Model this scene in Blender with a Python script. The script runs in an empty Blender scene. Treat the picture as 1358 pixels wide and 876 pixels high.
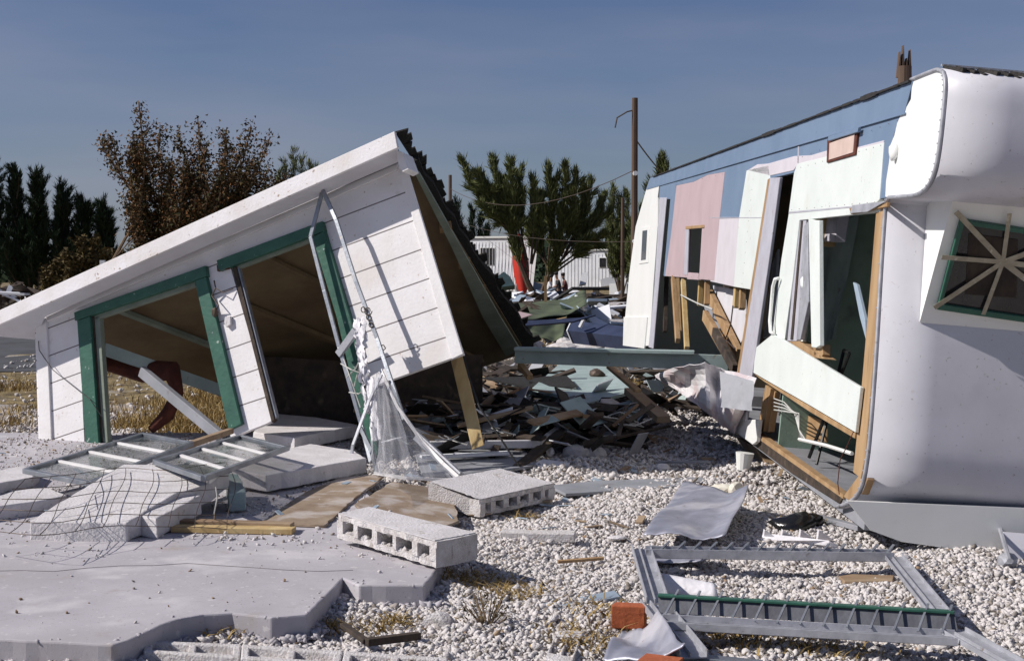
import bpy, math, random
import numpy as np
from mathutils import Vector
rnd = random.Random(7); nr = np.random.default_rng(7)
C = bpy.data.collections.new('scene'); bpy.context.scene.collection.children.link(C)
sc = bpy.context.scene

# ------------------------------------------------------------------ camera, sky, sun, exposure
F = 1886.0; CXP, CYP = 679.0, 438.0; CAMH = 1.55
PITCH = math.atan((CYP - 350.0) / F)
cam_d = bpy.data.cameras.new('camera'); cam = bpy.data.objects.new('camera', cam_d); C.objects.link(cam)
cam_d.sensor_width = 36; cam_d.lens = 36 * F / 1358.0; cam_d.clip_end = 3000; cam_d.clip_start = 0.1
cam.location = (0, 0, CAMH); cam.rotation_euler = (math.pi / 2 - PITCH, 0, 0)
sc.camera = cam
SUN_EL, SUN_AZ = 38.0, 8.0          # azimuth: degrees the sun stands behind the camera plane, on the left
SX, SY, SZ = (-math.cos(math.radians(SUN_EL)) * math.cos(math.radians(SUN_AZ)),
              -math.cos(math.radians(SUN_EL)) * math.sin(math.radians(SUN_AZ)), math.sin(math.radians(SUN_EL)))
w = bpy.data.worlds.new('World'); sc.world = w; w.use_nodes = True
wn = w.node_tree.nodes; wl = w.node_tree.links
bg = wn['Background']; bg.inputs['Strength'].default_value = 0.065
sky = wn.new('ShaderNodeTexSky'); sky.sky_type = 'NISHITA'; sky.sun_disc = False
sky.sun_elevation = math.radians(SUN_EL); sky.sun_rotation = math.atan2(SX, SY)
sky.air_density = 1.0; sky.dust_density = 0.6; sky.ozone_density = 2.0
tc = wn.new('ShaderNodeTexCoord'); mp = wn.new('ShaderNodeMapping'); mp.inputs['Scale'].default_value = (1.2, 1.2, 7)
mp.inputs['Rotation'].default_value = (0.25, 0.1, 0)
nz = wn.new('ShaderNodeTexNoise'); nz.inputs['Scale'].default_value = 1.6; nz.inputs['Detail'].default_value = 6
cr = wn.new('ShaderNodeValToRGB'); cr.color_ramp.elements[0].position = 0.42; cr.color_ramp.elements[1].position = 0.80
cr.color_ramp.elements[1].color = (0.46, 0.46, 0.46, 1)
mx = wn.new('ShaderNodeMixRGB'); mx.inputs['Color2'].default_value = (5.6, 5.4, 6.6, 1)
hs = wn.new('ShaderNodeHueSaturation'); hs.inputs['Saturation'].default_value = 0.80; hs.inputs['Value'].default_value = 0.76
hs.inputs['Hue'].default_value = 0.512
tint = wn.new('ShaderNodeMixRGB'); tint.blend_type = 'MULTIPLY'; tint.inputs['Fac'].default_value = 1; tint.inputs['Color2'].default_value = (.76, .92, 1.24, 1)
wl.new(tc.outputs['Generated'], mp.inputs['Vector']); wl.new(mp.outputs[0], nz.inputs['Vector'])
wl.new(nz.outputs['Fac'], cr.inputs[0]); wl.new(cr.outputs[0], mx.inputs['Fac'])
wl.new(sky.outputs[0], hs.inputs['Color']); wl.new(hs.outputs[0], tint.inputs['Color1']); wl.new(tint.outputs[0], mx.inputs['Color1']); wl.new(mx.outputs[0], bg.inputs['Color'])
sd = bpy.data.lights.new('sun', 'SUN'); sd.energy = 4.9; sd.angle = math.radians(0.5); sd.color = (1.0, 0.935, 0.875)
sun = bpy.data.objects.new('sun', sd); C.objects.link(sun)
sun.rotation_euler = Vector((SX, SY, SZ)).to_track_quat('Z', 'Y').to_euler()
sc.view_settings.view_transform = 'Standard'; sc.view_settings.look = 'None'; sc.view_settings.exposure = 0.0
sc.view_settings.gamma = 1; sc.view_settings.use_curve_mapping = False

# ------------------------------------------------------------------ photo geometry helpers
cp, sp = math.cos(PITCH), math.sin(PITCH)
def ray(px, py):
    a = (px - CXP) / F; b = -(py - CYP) / F
    return np.array([a, cp + b * sp, -sp + b * cp])
O = np.array([0, 0, CAMH])
def G(px, py, z=0.0):
    d = ray(px, py); return O + d * ((z - CAMH) / d[2])
def D(px, py, Y):
    d = ray(px, py); return O + d * (Y / d[1])
def PL(px, py, pl):
    p, n = pl; d = ray(px, py); return O + d * (np.dot(p - O, n) / np.dot(d, n))
def unit(v): v = np.array(v, float); return v / np.linalg.norm(v)
def tplane(px, py, Y=None, yaw=0, tilt=0, z=None):
    """plane through a pixel's point, its normal towards the camera turned by yaw (deg, + = to the left) and tilted up"""
    p = D(px, py, Y) if Y else G(px, py, z or 0)
    y, t = math.radians(yaw), math.radians(tilt)
    return (p, unit([-math.sin(y) * math.cos(t), -math.cos(y) * math.cos(t), math.sin(t)]))

# ------------------------------------------------------------------ mesh builder
class MB:
    def __init__(s): s.v = []; s.f = []; s.uv = None
    def add(s, vs, fs):
        b = len(s.v); s.v += [tuple(map(float, v)) for v in vs]; s.f += [tuple(b + i for i in f) for f in fs]; return s
    def prism(s, pts, vec):
        n = len(pts); pts = [np.array(p, float) for p in pts]; vec = np.array(vec, float)
        nn = np.zeros(3)
        for i in range(n): nn += np.cross(pts[i], pts[(i + 1) % n])
        if np.dot(nn, vec) > 0: pts = pts[::-1]
        s.add(pts + [p + vec for p in pts], [tuple(range(n)), tuple(range(2 * n - 1, n - 1, -1))] +
              [(i, i + n, (i + 1) % n + n, (i + 1) % n) for i in range(n)]); return s
    def beam(s, a, b, wd, ht, up=(0, 0, 1)):
        a = np.array(a, float); b = np.array(b, float); d = unit(b - a); up = np.array(up, float)
        if abs(np.dot(d, unit(up))) > 0.98: up = np.array([0, 1.0, 0.01])
        r = unit(np.cross(d, up)); u = np.cross(r, d)
        q = [(-1, -1), (1, -1), (1, 1), (-1, 1)]
        vs = [p + r * wd / 2 * i + u * ht / 2 * j for p in (a, b) for i, j in q]
        s.add(vs, [(0, 1, 2, 3), (7, 6, 5, 4)] + [(i, i + 4, (i + 1) % 4 + 4, (i + 1) % 4) for i in range(4)]); return s
    def tube(s, pts, r, n=8, r2=None):
        pts = [np.array(p, float) for p in pts]; m = len(pts); base = len(s.v); pu = None
        for k, p in enumerate(pts):
            d = unit(pts[min(k + 1, m - 1)] - pts[max(k - 1, 0)])
            if pu is None: pu = np.cross(d, [0, 0, 1]) if abs(d[2]) < .9 else np.cross(d, [0, 1, 0])
            u = unit(pu - d * np.dot(pu, d)); pu = u; v = np.cross(d, u)
            rr = r if r2 is None else r + (r2 - r) * k / (m - 1)
            if isinstance(r, (list, tuple)): rr = r[k]
            for i in range(n):
                t = 2 * math.pi * i / n; s.v.append(tuple(p + (u * math.cos(t) + v * math.sin(t)) * rr))
        for k in range(m - 1):
            for i in range(n):
                a = base + k * n + i; b = base + k * n + (i + 1) % n; s.f.append((a, b, b + n, a + n))
        s.f.append(tuple(base + i for i in range(n))[::-1]); s.f.append(tuple(base + (m - 1) * n + i for i in range(n)))
        return s
    def chunk(s, c, size, seed=0, n=2):
        """an irregular stone-like lump"""
        rr = random.Random(seed); vs, fs = ICO2 if n == 2 else ICO1
        ax = [unit([rr.gauss(0, 1) for _ in range(3)]) for _ in range(7)]; cut = [rr.uniform(.55, .9) for _ in ax]
        out = []
        for v in vs:
            v = np.array(v)
            for a_, k_ in zip(ax, cut):
                dd = np.dot(v, a_)
                if dd > k_: v = v - a_ * (dd - k_)
            out.append(np.array(c) + v * np.array(size) * 1.15)
        s.add(out, fs); return s
LOC = {}
def finish(name, mb, m, parent=None, origin=None, bevel=0, smooth=False, frame=None):
    me = bpy.data.meshes.new(name)
    V = np.array(mb.v)
    if parent is not None: org = LOC[parent.name]
    elif origin is not None: org = np.array(origin, float)
    else: org = np.array([V[:, 0].mean(), V[:, 1].mean(), V[:, 2].min()])
    me.from_pydata([tuple(v) for v in (V - org)], [], mb.f); me.update()
    if frame is not None:
        p0, uu, vv = frame; uvl = me.uv_layers.new(name='UVMap')
        li = np.zeros(len(me.loops), dtype=int); me.loops.foreach_get('vertex_index', li)
        W_ = V[li] - p0; uv = np.stack([W_ @ uu, W_ @ vv], 1).astype(np.float32); uvl.data.foreach_set('uv', uv.ravel())
    o = bpy.data.objects.new(name, me); C.objects.link(o)
    if m is not None: me.materials.append(m)
    if smooth: me.polygons.foreach_set('use_smooth', [True] * len(me.polygons))
    if parent is not None: o.parent = parent
    else: o.location = org
    LOC[o.name] = org
    if bevel:
        b = o.modifiers.new('bevel', 'BEVEL'); b.width = bevel; b.segments = 2; b.limit_method = 'ANGLE'; b.angle_limit = math.radians(40)
    return o
def thing(name, label, cat, loc, group=None):
    o = bpy.data.objects.new(name, None); C.objects.link(o); o.location = tuple(map(float, loc)); o.empty_display_size = .2
    LOC[o.name] = np.array(loc, float); o['label'] = label; o['category'] = cat
    if group: o['group'] = group
    return o
def tag(o, label, cat, group=None, kind=None):
    if label: o['label'] = label
    if cat: o['category'] = cat
    if group: o['group'] = group
    if kind: o['kind'] = kind
    return o
def struct(o, label=None): o['kind'] = 'structure'; 
def ico(n):
    import bmesh
    bm = bmesh.new(); bmesh.ops.create_icosphere(bm, subdivisions=n, radius=1)
    r = ([tuple(v.co) for v in bm.verts], [tuple(v.index for v in f.verts) for f in bm.faces]); bm.free(); return r
ICO1 = ico(1); ICO2 = ico(2)

# ------------------------------------------------------------------ materials
def mat(name, col, rough=.7, col2=None, scale=6, thr=(.35, .65), bump=.15, bscale=60, metal=0, spots=None, stretch=(1, 1, 1),
        planks=None, alpha=1, spec=.4, bdist=.01, streak=None):
    m = bpy.data.materials.new(name); m.use_nodes = True; nt = m.node_tree; n = nt.nodes; l = nt.links
    bs = n['Principled BSDF']; bs.inputs['Roughness'].default_value = rough; bs.inputs['Metallic'].default_value = metal
    bs.inputs['Specular IOR Level'].default_value = spec; bs.inputs['Alpha'].default_value = alpha
    t = n.new('ShaderNodeTexCoord'); mpn = n.new('ShaderNodeMapping'); mpn.inputs['Scale'].default_value = stretch
    l.new(t.outputs['Object'], mpn.inputs['Vector'])
    no = n.new('ShaderNodeTexNoise'); no.inputs['Scale'].default_value = scale; no.inputs['Detail'].default_value = 8; no.inputs['Roughness'].default_value = .6
    l.new(mpn.outputs[0], no.inputs['Vector'])
    rp = n.new('ShaderNodeValToRGB'); rp.color_ramp.elements[0].position, rp.color_ramp.elements[1].position = thr
    c2 = col2 or tuple(c * .82 for c in col)
    rp.color_ramp.elements[0].color = (*c2, 1); rp.color_ramp.elements[1].color = (*col, 1)
    l.new(no.outputs['Fac'], rp.inputs[0]); out = rp.outputs[0]
    def layer(fac, colr, prev):
        mxx = n.new('ShaderNodeMixRGB'); mxx.inputs['Color2'].default_value = (*colr, 1)
        l.new(fac, mxx.inputs['Fac']); l.new(prev, mxx.inputs['Color1']); return mxx.outputs[0]
    if spots:
        for (sc_, pos, colr, amt) in spots:
            n2 = n.new('ShaderNodeTexNoise'); n2.inputs['Scale'].default_value = sc_; n2.inputs['Detail'].default_value = 5
            mm = n.new('ShaderNodeMapping'); mm.inputs['Location'].default_value = (sc_ * 1.7, 3.1, pos * 9)
            l.new(mpn.outputs[0], mm.inputs['Vector']); l.new(mm.outputs[0], n2.inputs['Vector'])
            r2 = n.new('ShaderNodeValToRGB'); r2.color_ramp.elements[0].position = pos; r2.color_ramp.elements[1].position = pos + (.05 if sc_ > 12 else .13)
            r2.color_ramp.elements[1].color = (amt, amt, amt, 1); l.new(n2.outputs['Fac'], r2.inputs[0]); out = layer(r2.outputs[0], colr, out)
    hgt = None
    if planks:                      # grooves between boards, in metres along the UV frame
        pitch, wid, gcol, phase = planks
        uvn = n.new('ShaderNodeUVMap'); sx = n.new('ShaderNodeSeparateXYZ'); l.new(uvn.outputs[0], sx.inputs[0])
        a1 = n.new('ShaderNodeMath'); a1.operation = 'ADD'; a1.inputs[1].default_value = phase + 100 * pitch; l.new(sx.outputs['Y'], a1.inputs[0])
        a2 = n.new('ShaderNodeMath'); a2.operation = 'MODULO'; a2.inputs[1].default_value = pitch; l.new(a1.outputs[0], a2.inputs[0])
        a3 = n.new('ShaderNodeMath'); a3.operation = 'LESS_THAN'; a3.inputs[1].default_value = wid; l.new(a2.outputs[0], a3.inputs[0])
        out = layer(a3.outputs[0], gcol, out)
        hgt = a2.outputs[0]
    l.new(out, bs.inputs['Base Color'])
    nb = n.new('ShaderNodeTexNoise'); nb.inputs['Scale'].default_value = bscale; nb.inputs['Detail'].default_value = 6
    l.new(mpn.outputs[0], nb.inputs['Vector'])
    bp = n.new('ShaderNodeBump'); bp.inputs['Strength'].default_value = bump; bp.inputs['Distance'].default_value = bdist
    l.new(nb.outputs['Fac'], bp.inputs['Height']); l.new(bp.outputs[0], bs.inputs['Normal'])
    return m
M = {}
M['white_wood'] = mat('white_painted_wood', (.80, .79, .79), .6, (.72, .70, .69), 4, bump=.2, bscale=40, spots=[(30, .72, (.35, .25, .16), .8), (5, .66, (.62, .58, .52), .5)])
M['fascia'] = mat('fascia_paint', (.76, .75, .77), .6, (.66, .63, .62), 3, bump=.2, bscale=50, spots=[(26, .655, (.32, .24, .17), .9), (2.3, .60, (.56, .50, .42), .5), (9, .64, (.60, .56, .52), .7)])
M['soffit'] = mat('soffit_paint', (.62, .62, .66), .7, (.55, .54, .56), 3)
M['green'] = mat('green_trim_paint', (.035, .125, .085), .45, (.025, .09, .065), 7, bump=.25, bscale=30, spots=[(18, .69, (.45, .50, .47), .8)])
M['teal_block'] = mat('faded_teal_masonry', (.30, .42, .42), .9, (.42, .42, .40), 5, bump=.7)
M['palegreen'] = mat('pale_green_paint', (.36, .45, .44), .6, (.27, .35, .34), 5, spots=[(7, .63, (.45, .5, .5), .5), (16, .66, (.2, .15, .1), .6)])
M['rake'] = mat('grey_green_board', (.22, .26, .21), .7, (.16, .19, .15), 5)
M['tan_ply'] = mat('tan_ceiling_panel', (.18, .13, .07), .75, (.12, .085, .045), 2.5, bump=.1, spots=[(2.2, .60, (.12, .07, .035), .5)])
M['shingle'] = mat('black_shingle', (.022, .021, .02), .95, (.012, .012, .012), 20, bump=.9, bscale=120)
M['alu'] = mat('dull_aluminium', (.34, .36, .39), .45, (.22, .24, .27), 8, metal=.7, bump=.12, spots=[(14, .66, (.35, .3, .26), .7)])
M['alu_d'] = mat('tarnished_aluminium', (.16, .165, .185), .5, (.10, .10, .115), 12, metal=.3, bump=.15)
M['alu2'] = mat('oxidised_aluminium', (.44, .45, .49), .5, (.31, .32, .35), 12, metal=.2, bump=.15, spots=[(20, .66, (.2, .17, .15), .8)])
M['galv'] = mat('galvanised_sheet', (.42, .43, .50), .45, (.27, .28, .34), 6, metal=.4, bump=.35, bscale=9, spots=[(3, .50, (.68, .66, .68), .7), (7, .55, (.26, .26, .30), .6), (24, .66, (.25, .2, .18), .7)])
M['wood'] = mat('raw_timber', (.42, .28, .15), .8, (.28, .17, .08), 7, stretch=(1, 1, .15), bump=.4, bscale=50, spots=[(9, .66, (.12, .07, .04), .7)])
M['wood_x'] = mat('raw_timber_flat', (.36, .27, .18), .8, (.22, .14, .08), 5, stretch=(.15, 1, 1), bump=.4, bscale=50, spots=[(9, .64, (.1, .07, .05), .7)])
M['post'] = mat('yellowed_timber', (.58, .44, .22), .75, (.40, .27, .11), 6, stretch=(1, 1, .2), bump=.3, spots=[(6, .62, (.15, .1, .05), .8)])
M['darkwood'] = mat('dark_timber', (.07, .05, .036), .85, (.03, .023, .018), 9, bump=.5, spots=[(9, .62, (.17, .13, .095), .6)])
M['pole'] = mat('weathered_pole_wood', (.13, .085, .06), .9, (.07, .045, .03), 14, stretch=(1, 1, .05), bump=.6)
M['conc'] = mat('cast_concrete', (.47, .45, .48), .85, (.39, .375, .40), 2.2, bump=.25, bscale=150, bdist=.004,
                spots=[(90, .64, (.24, .21, .18), .7), (3.2, .56, (.58, .56, .57), .7), (1.2, .55, (.36, .34, .35), .6), (7, .62, (.34, .30, .27), .6), (24, .64, (.60, .58, .57), .6), (1.9, .66, (.30, .23, .16), .5)])
M['conc_l'] = mat('whitewashed_concrete', (.66, .64, .65), .9, (.55, .53, .53), 7, bump=.6, bscale=70, spots=[(16, .64, (.40, .36, .32), .7), (50, .68, (.28, .24, .2), .7)])
M['block'] = mat('cement_block', (.66, .64, .64), .95, (.50, .47, .45), 18, bump=.9, bscale=110, spots=[(30, .62, (.33, .29, .25), .6), (6, .62, (.72, .70, .68), .6)])
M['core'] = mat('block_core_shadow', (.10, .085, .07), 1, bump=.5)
M['ply'] = mat('weathered_plywood', (.33, .26, .19), .85, (.22, .16, .11), 5, bump=.35, bscale=40, spots=[(5, .50, (.52, .48, .46), .65), (11, .62, (.14, .09, .055), .6)])
M['stone'] = mat('coral_gravel', (.66, .62, .60), .95, (.50, .46, .43), 9, bump=.7, bscale=90, spots=[(2.0, .62, (.45, .36, .26), .35)])
M['screen'] = mat('torn_screen_mesh', (.62, .63, .68), .6, alpha=.34, bump=0)
M['plastic'] = mat('ragged_white_sheeting', (.82, .81, .84), .55, (.7, .69, .72), 9, bump=.7, bscale=25)
M['glass'] = mat('dusty_glass', (.10, .13, .13), .12, (.07, .09, .09), 3, bump=.02, alpha=.45, spec=.7, spots=[(6, .55, (.5, .5, .52), .5)])
M['dark_glass'] = mat('dark_window_glass', (.030, .028, .028), .12, (.015, .015, .017), 6, bump=.03, spec=.6, spots=[(3, .6, (.09, .06, .04), .5)])
M['tape'] = mat('brittle_tan_tape', (.46, .42, .32), .5, (.32, .28, .20), 18, bump=.2, alpha=.88, spots=[(20, .62, (.62, .57, .45), .7)])
M['t_white'] = mat('trailer_white_enamel', (.80, .81, .79), .42, (.75, .76, .73), 2, bump=.08, bscale=14, spots=[(26, .72, (.45, .38, .25), .7), (5, .67, (.66, .64, .56), .5)])
M['t_front'] = mat('trailer_front_enamel', (.60, .60, .65), .42, (.53, .53, .57), 2.2, bump=.12, bscale=7, spots=[(44, .665, (.28, .25, .22), .7), (17, .70, (.46, .43, .37), .4), (3.2, .60, (.49, .48, .50), .6), (1.3, .58, (.55, .52, .50), .5), (9, .70, (.45, .42, .34), .5)])
M['crumple'] = mat('crumpled_painted_skin', (.62, .61, .63), .5, (.55, .47, .48), 2.2, thr=(.45, .5), bump=.3, bscale=10)
M['t_blue'] = mat('trailer_blue_enamel', (.175, .245, .35), .45, (.15, .215, .315), 3, bump=.08, bscale=15, spots=[(18, .70, (.08, .12, .2), .6), (6, .66, (.24, .31, .40), .5)])
M['t_pink'] = mat('trailer_pink_enamel', (.50, .385, .40), .5, (.45, .345, .36), 3, spots=[(20, .7, (.4, .3, .28), .6)])
M['t_lav'] = mat('trailer_lavender_undercoat', (.64, .60, .64), .5, (.58, .55, .58), 5)
M['t_mint'] = mat('trailer_pale_mint_enamel', (.72, .77, .74), .45, (.66, .71, .68), 3, spots=[(30, .68, (.4, .35, .3), .7), (4, .60, (.62, .62, .56), .6)])
M['t_in'] = mat('interior_green_panel', (.30, .42, .34), .6, (.22, .31, .25), 3, spots=[(3, .60, (.10, .09, .07), .6)])
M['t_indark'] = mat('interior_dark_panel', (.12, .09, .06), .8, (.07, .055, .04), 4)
M['lino'] = mat('grey_linoleum', (.30, .31, .34), .6, (.22, .23, .25), 4, spots=[(9, .6, (.15, .12, .1), .6)])
M['jamb'] = mat('grey_metal_jamb', (.52, .52, .58), .5, (.44, .43, .48), 7, metal=.1, spots=[(20, .66, (.3, .26, .24), .6)])
M['tar'] = mat('tar_strip', (.02, .02, .02), .8, (.035, .03, .028), 20, bump=.8)
M['olive'] = mat('olive_roofing_felt', (.095, .12, .065), .85, (.06, .075, .045), 2, bump=.4, bscale=20, spots=[(3, .6, (.16, .17, .12), .5)])
M['navy'] = mat('dark_blue_enamel', (.05, .065, .12), .4, (.03, .04, .075), 3)
M['bg_white'] = mat('faded_white_siding', (.78, .80, .84), .7, (.68, .70, .73), 1.5)
M['steel_blue'] = mat('pale_blue_panel', (.34, .42, .50), .6, (.26, .33, .40), 3)
M['teal_d'] = mat('dark_teal_canvas', (.06, .12, .14), .8, (.035, .07, .085), 3)
M['red'] = mat('red_lacquer', (.50, .035, .02), .4, (.42, .03, .02), 2, spots=[(12, .68, (.5, .25, .2), .5)])
M['brick'] = mat('orange_brick', (.42, .115, .045), .9, (.34, .09, .035), 20, bump=.4)
M['black'] = mat('black_plastic_film', (.01, .01, .011), .25, bump=.8, bscale=14, spec=.6)
M['wire'] = mat('rusty_wire', (.12, .09, .07), .6, (.07, .05, .04), 30, metal=.4)
M['wire_l'] = mat('pale_cable', (.55, .55, .52), .6)
M['blackwire'] = mat('black_cable', (.015, .015, .015), .5)
M['paper'] = mat('crumpled_paper', (.78, .76, .68), .8, (.7, .66, .55), 12, spots=[(7, .6, (.65, .50, .15), .6)])
M['cloth'] = mat('brown_rag', (.12, .035, .02), .9, (.07, .02, .015), 9, bump=.7)
M['skin'] = mat('skin', (.30, .17, .11), .6); M['shirt_w'] = mat('white_shirt', (.7, .7, .72), .8); M['shirt_d'] = mat('dark_shirt', (.03, .028, .03), .8)
M['jeans'] = mat('dark_trousers', (.03, .035, .05), .8); M['hair'] = mat('black_hair', (.015, .012, .01), .7); M['shirt_r'] = mat('maroon_shirt', (.12, .03, .03), .8)
def leafmat(name, a, b):
    m = bpy.data.materials.new(name); m.use_nodes = True; n = m.node_tree.nodes; l = m.node_tree.links; bs = n['Principled BSDF']
    bs.inputs['Roughness'].default_value = .8; bs.inputs['Specular IOR Level'].default_value = .15; g = n.new('ShaderNodeNewGeometry'); r = n.new('ShaderNodeValToRGB')
    r.color_ramp.elements[0].color = (*a, 1); r.color_ramp.elements[1].color = (*b, 1)
    l.new(g.outputs['Random Per Island'], r.inputs[0]); l.new(r.outputs[0], bs.inputs['Base Color']); return m
M['needle'] = leafmat('needle_foliage', (.055, .07, .027), (.17, .185, .07))
M['needle_d'] = leafmat('dark_needle_foliage', (.012, .022, .012), (.035, .055, .028))
M['brown_leaf'] = leafmat('scorched_leaves', (.05, .026, .012), (.19, .085, .034))
M['brush_leaf'] = leafmat('dry_brush', (.06, .045, .02), (.16, .12, .05))
M['dry_grass'] = leafmat('straw_grass', (.20, .13, .045), (.46, .34, .15))
M['bark'] = mat('bark', (.10, .07, .045), .9, (.05, .035, .025), 20, bump=.5)
M['bark_l'] = mat('pale_bark', (.24, .17, .11), .9, (.13, .09, .055), 20, bump=.5)
for k in ('stone',):
    m = M[k]; n = m.node_tree.nodes; l = m.node_tree.links; bs = n['Principled BSDF']; g = n.new('ShaderNodeNewGeometry'); r = n.new('ShaderNodeValToRGB')
    r.color_ramp.elements[0].color = (.37, .34, .31, 1); r.color_ramp.elements[1].color = (.62, .59, .575, 1); r.color_ramp.elements[0].position = 0; r.color_ramp.elements[1].position = .35
    e = r.color_ramp.elements.new(.04); e.color = (.22, .19, .16, 1)
    l.new(g.outputs['Random Per Island'], r.inputs[0]); l.new(r.outputs[0], bs.inputs['Base Color'])

# ------------------------------------------------------------------ ground
SLAB = [(587, 744), (563, 775), (476, 775), (455, 766), (407, 814), (360, 818), (308, 812), (270, 814), (240, 819), (215, 827), (192, 838), (170, 848), (150, 854), (70, 850), (0, 847), (-90, 845)]
slab_pts = [G(x, y, .10) for x, y in SLAB]
left_far = np.array([-5.2, 12.2, .10]); slab_pts += [np.array([-4.6, slab_pts[-1][1] - .3, .1]), left_far, np.array([-1.4, 12.2, .1]), G(470, 640, .1), G(545, 700, .1)]
SP = np.array([p[:2] for p in slab_pts])
def inpoly(X, Y, P):
    ins = np.zeros(X.shape, bool); j = len(P) - 1
    for i in range(len(P)):
        xi, yi = P[i]; xj, yj = P[j]
        c = ((yi > Y) != (yj > Y)) & (X < (xj - xi) * (Y - yi) / (yj - yi + 1e-12) + xi)
        ins ^= c; j = i
    return ins
def gh(x, y):
    near = np.clip((30 - y) / 10, 0, 1)
    return (.018 * np.sin(2.1 * x + 1.3 * y) + .014 * np.sin(4.7 * x - 3.1 * y + 1) + .01 * np.sin(9 * y + 6 * x)) * near - .0
ys = np.concatenate([[-600, -50, 0, 3], np.arange(4, 16, .12), np.arange(16, 40, .8), [45, 55, 70, 100, 160, 260, 400, 900, 2500]])
xs = np.concatenate([[-2500, -600, -120, -50, -25], np.arange(-14, -5, .8), np.arange(-5, 5, .12), np.arange(5, 14, .8), [25, 50, 120, 600, 2500]])
XX, YY = np.meshgrid(xs, ys); ZZ = gh(XX, YY); nx = len(xs)
gm = MB(); gm.v = [tuple(v) for v in np.stack([XX.ravel(), YY.ravel(), ZZ.ravel()], 1)]
gm.f = [(j * nx + i, j * nx + i + 1, (j + 1) * nx + i + 1, (j + 1) * nx + i) for j in range(len(ys) - 1) for i in range(nx - 1)]
def ground_mat():
    m = mat('coral_rubble_ground', (.44, .41, .39), .95, (.32, .29, .26), 5, bump=1, bscale=45, bdist=.02, spots=[(22, .60, (.30, .26, .22), .7), (60, .58, (.55, .52, .50), .6), (1.1, .60, (.42, .35, .26), .5)])
    n = m.node_tree.nodes; l = m.node_tree.links; bs = n['Principled BSDF']; prev = bs.inputs['Base Color'].links[0].from_socket
    t = n.new('ShaderNodeTexCoord'); s = n.new('ShaderNodeSeparateXYZ'); l.new(t.outputs['Object'], s.inputs[0])
    # dry grass takes over away from the yard (beyond about 13 m) and left of the cabin
    no = n.new('ShaderNodeTexNoise'); no.inputs['Scale'].default_value = .7; no.inputs['Detail'].default_value = 6; l.new(t.outputs['Object'], no.inputs['Vector'])
    mr = n.new('ShaderNodeMapRange'); mr.inputs[1].default_value = 12; mr.inputs[2].default_value = 17; mr.inputs[3].default_value = -.3; mr.inputs[4].default_value = .12; l.new(s.outputs['Y'], mr.inputs[0])
    ad = n.new('ShaderNodeMath'); l.new(no.outputs['Fac'], ad.inputs[0]); l.new(mr.outputs[0], ad.inputs[1])
    r = n.new('ShaderNodeValToRGB'); r.color_ramp.elements[0].position = .44; r.color_ramp.elements[1].position = .56; l.new(ad.outputs[0], r.inputs[0])
    n3 = n.new('ShaderNodeTexNoise'); n3.inputs['Scale'].default_value = 5; n3.inputs['Detail'].default_value = 8; l.new(t.outputs['Object'], n3.inputs['Vector'])
    r3 = n.new('ShaderNodeValToRGB'); r3.color_ramp.elements[0].color = (.09, .065, .03, 1); r3.color_ramp.elements[1].color = (.30, .23, .11, 1); r3.color_ramp.elements[0].position = .35; r3.color_ramp.elements[1].position = .65; l.new(n3.outputs['Fac'], r3.inputs[0])
    mxx = n.new('ShaderNodeMixRGB'); l.new(r.outputs[0], mxx.inputs['Fac']); l.new(prev, mxx.inputs['Color1']); l.new(r3.outputs[0], mxx.inputs['Color2']); l.new(mxx.outputs[0], bs.inputs['Base Color'])
    return m
g = finish('ground', gm, ground_mat(), origin=(0, 0, 0)); struct(g)
rd = MB().prism([(-60, 19.5, 0.012), (-3.6, 20.5, 0.012), (-3.6, 31, .012), (-60, 31, .012)], (0, 0, -.03))
o = finish('road', rd, mat('grey_road', (.085, .09, .10), .9, (.05, .052, .055), 1.5, spots=[(2, .6, (.08, .07, .05), .7)]), origin=(0, 0, 0)); struct(o)
ring = []; re_ = random.Random(44)
for i in range(len(slab_pts)):
    a, b = slab_pts[i], slab_pts[(i + 1) % len(slab_pts)]; k = max(1, int(np.linalg.norm(b - a) / .05)) if i < 16 or i > 18 else 1
    for j in range(k): ring.append(a + (b - a) * j / k + (np.array([re_.uniform(-.003, .003), re_.uniform(-.003, .003), 0]) if j else 0))
sl = MB().prism(ring, (0, 0, -.17)); o = finish('concrete_patio', sl, M['conc'], origin=(0, 0, 0), bevel=.008); struct(o)

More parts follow.
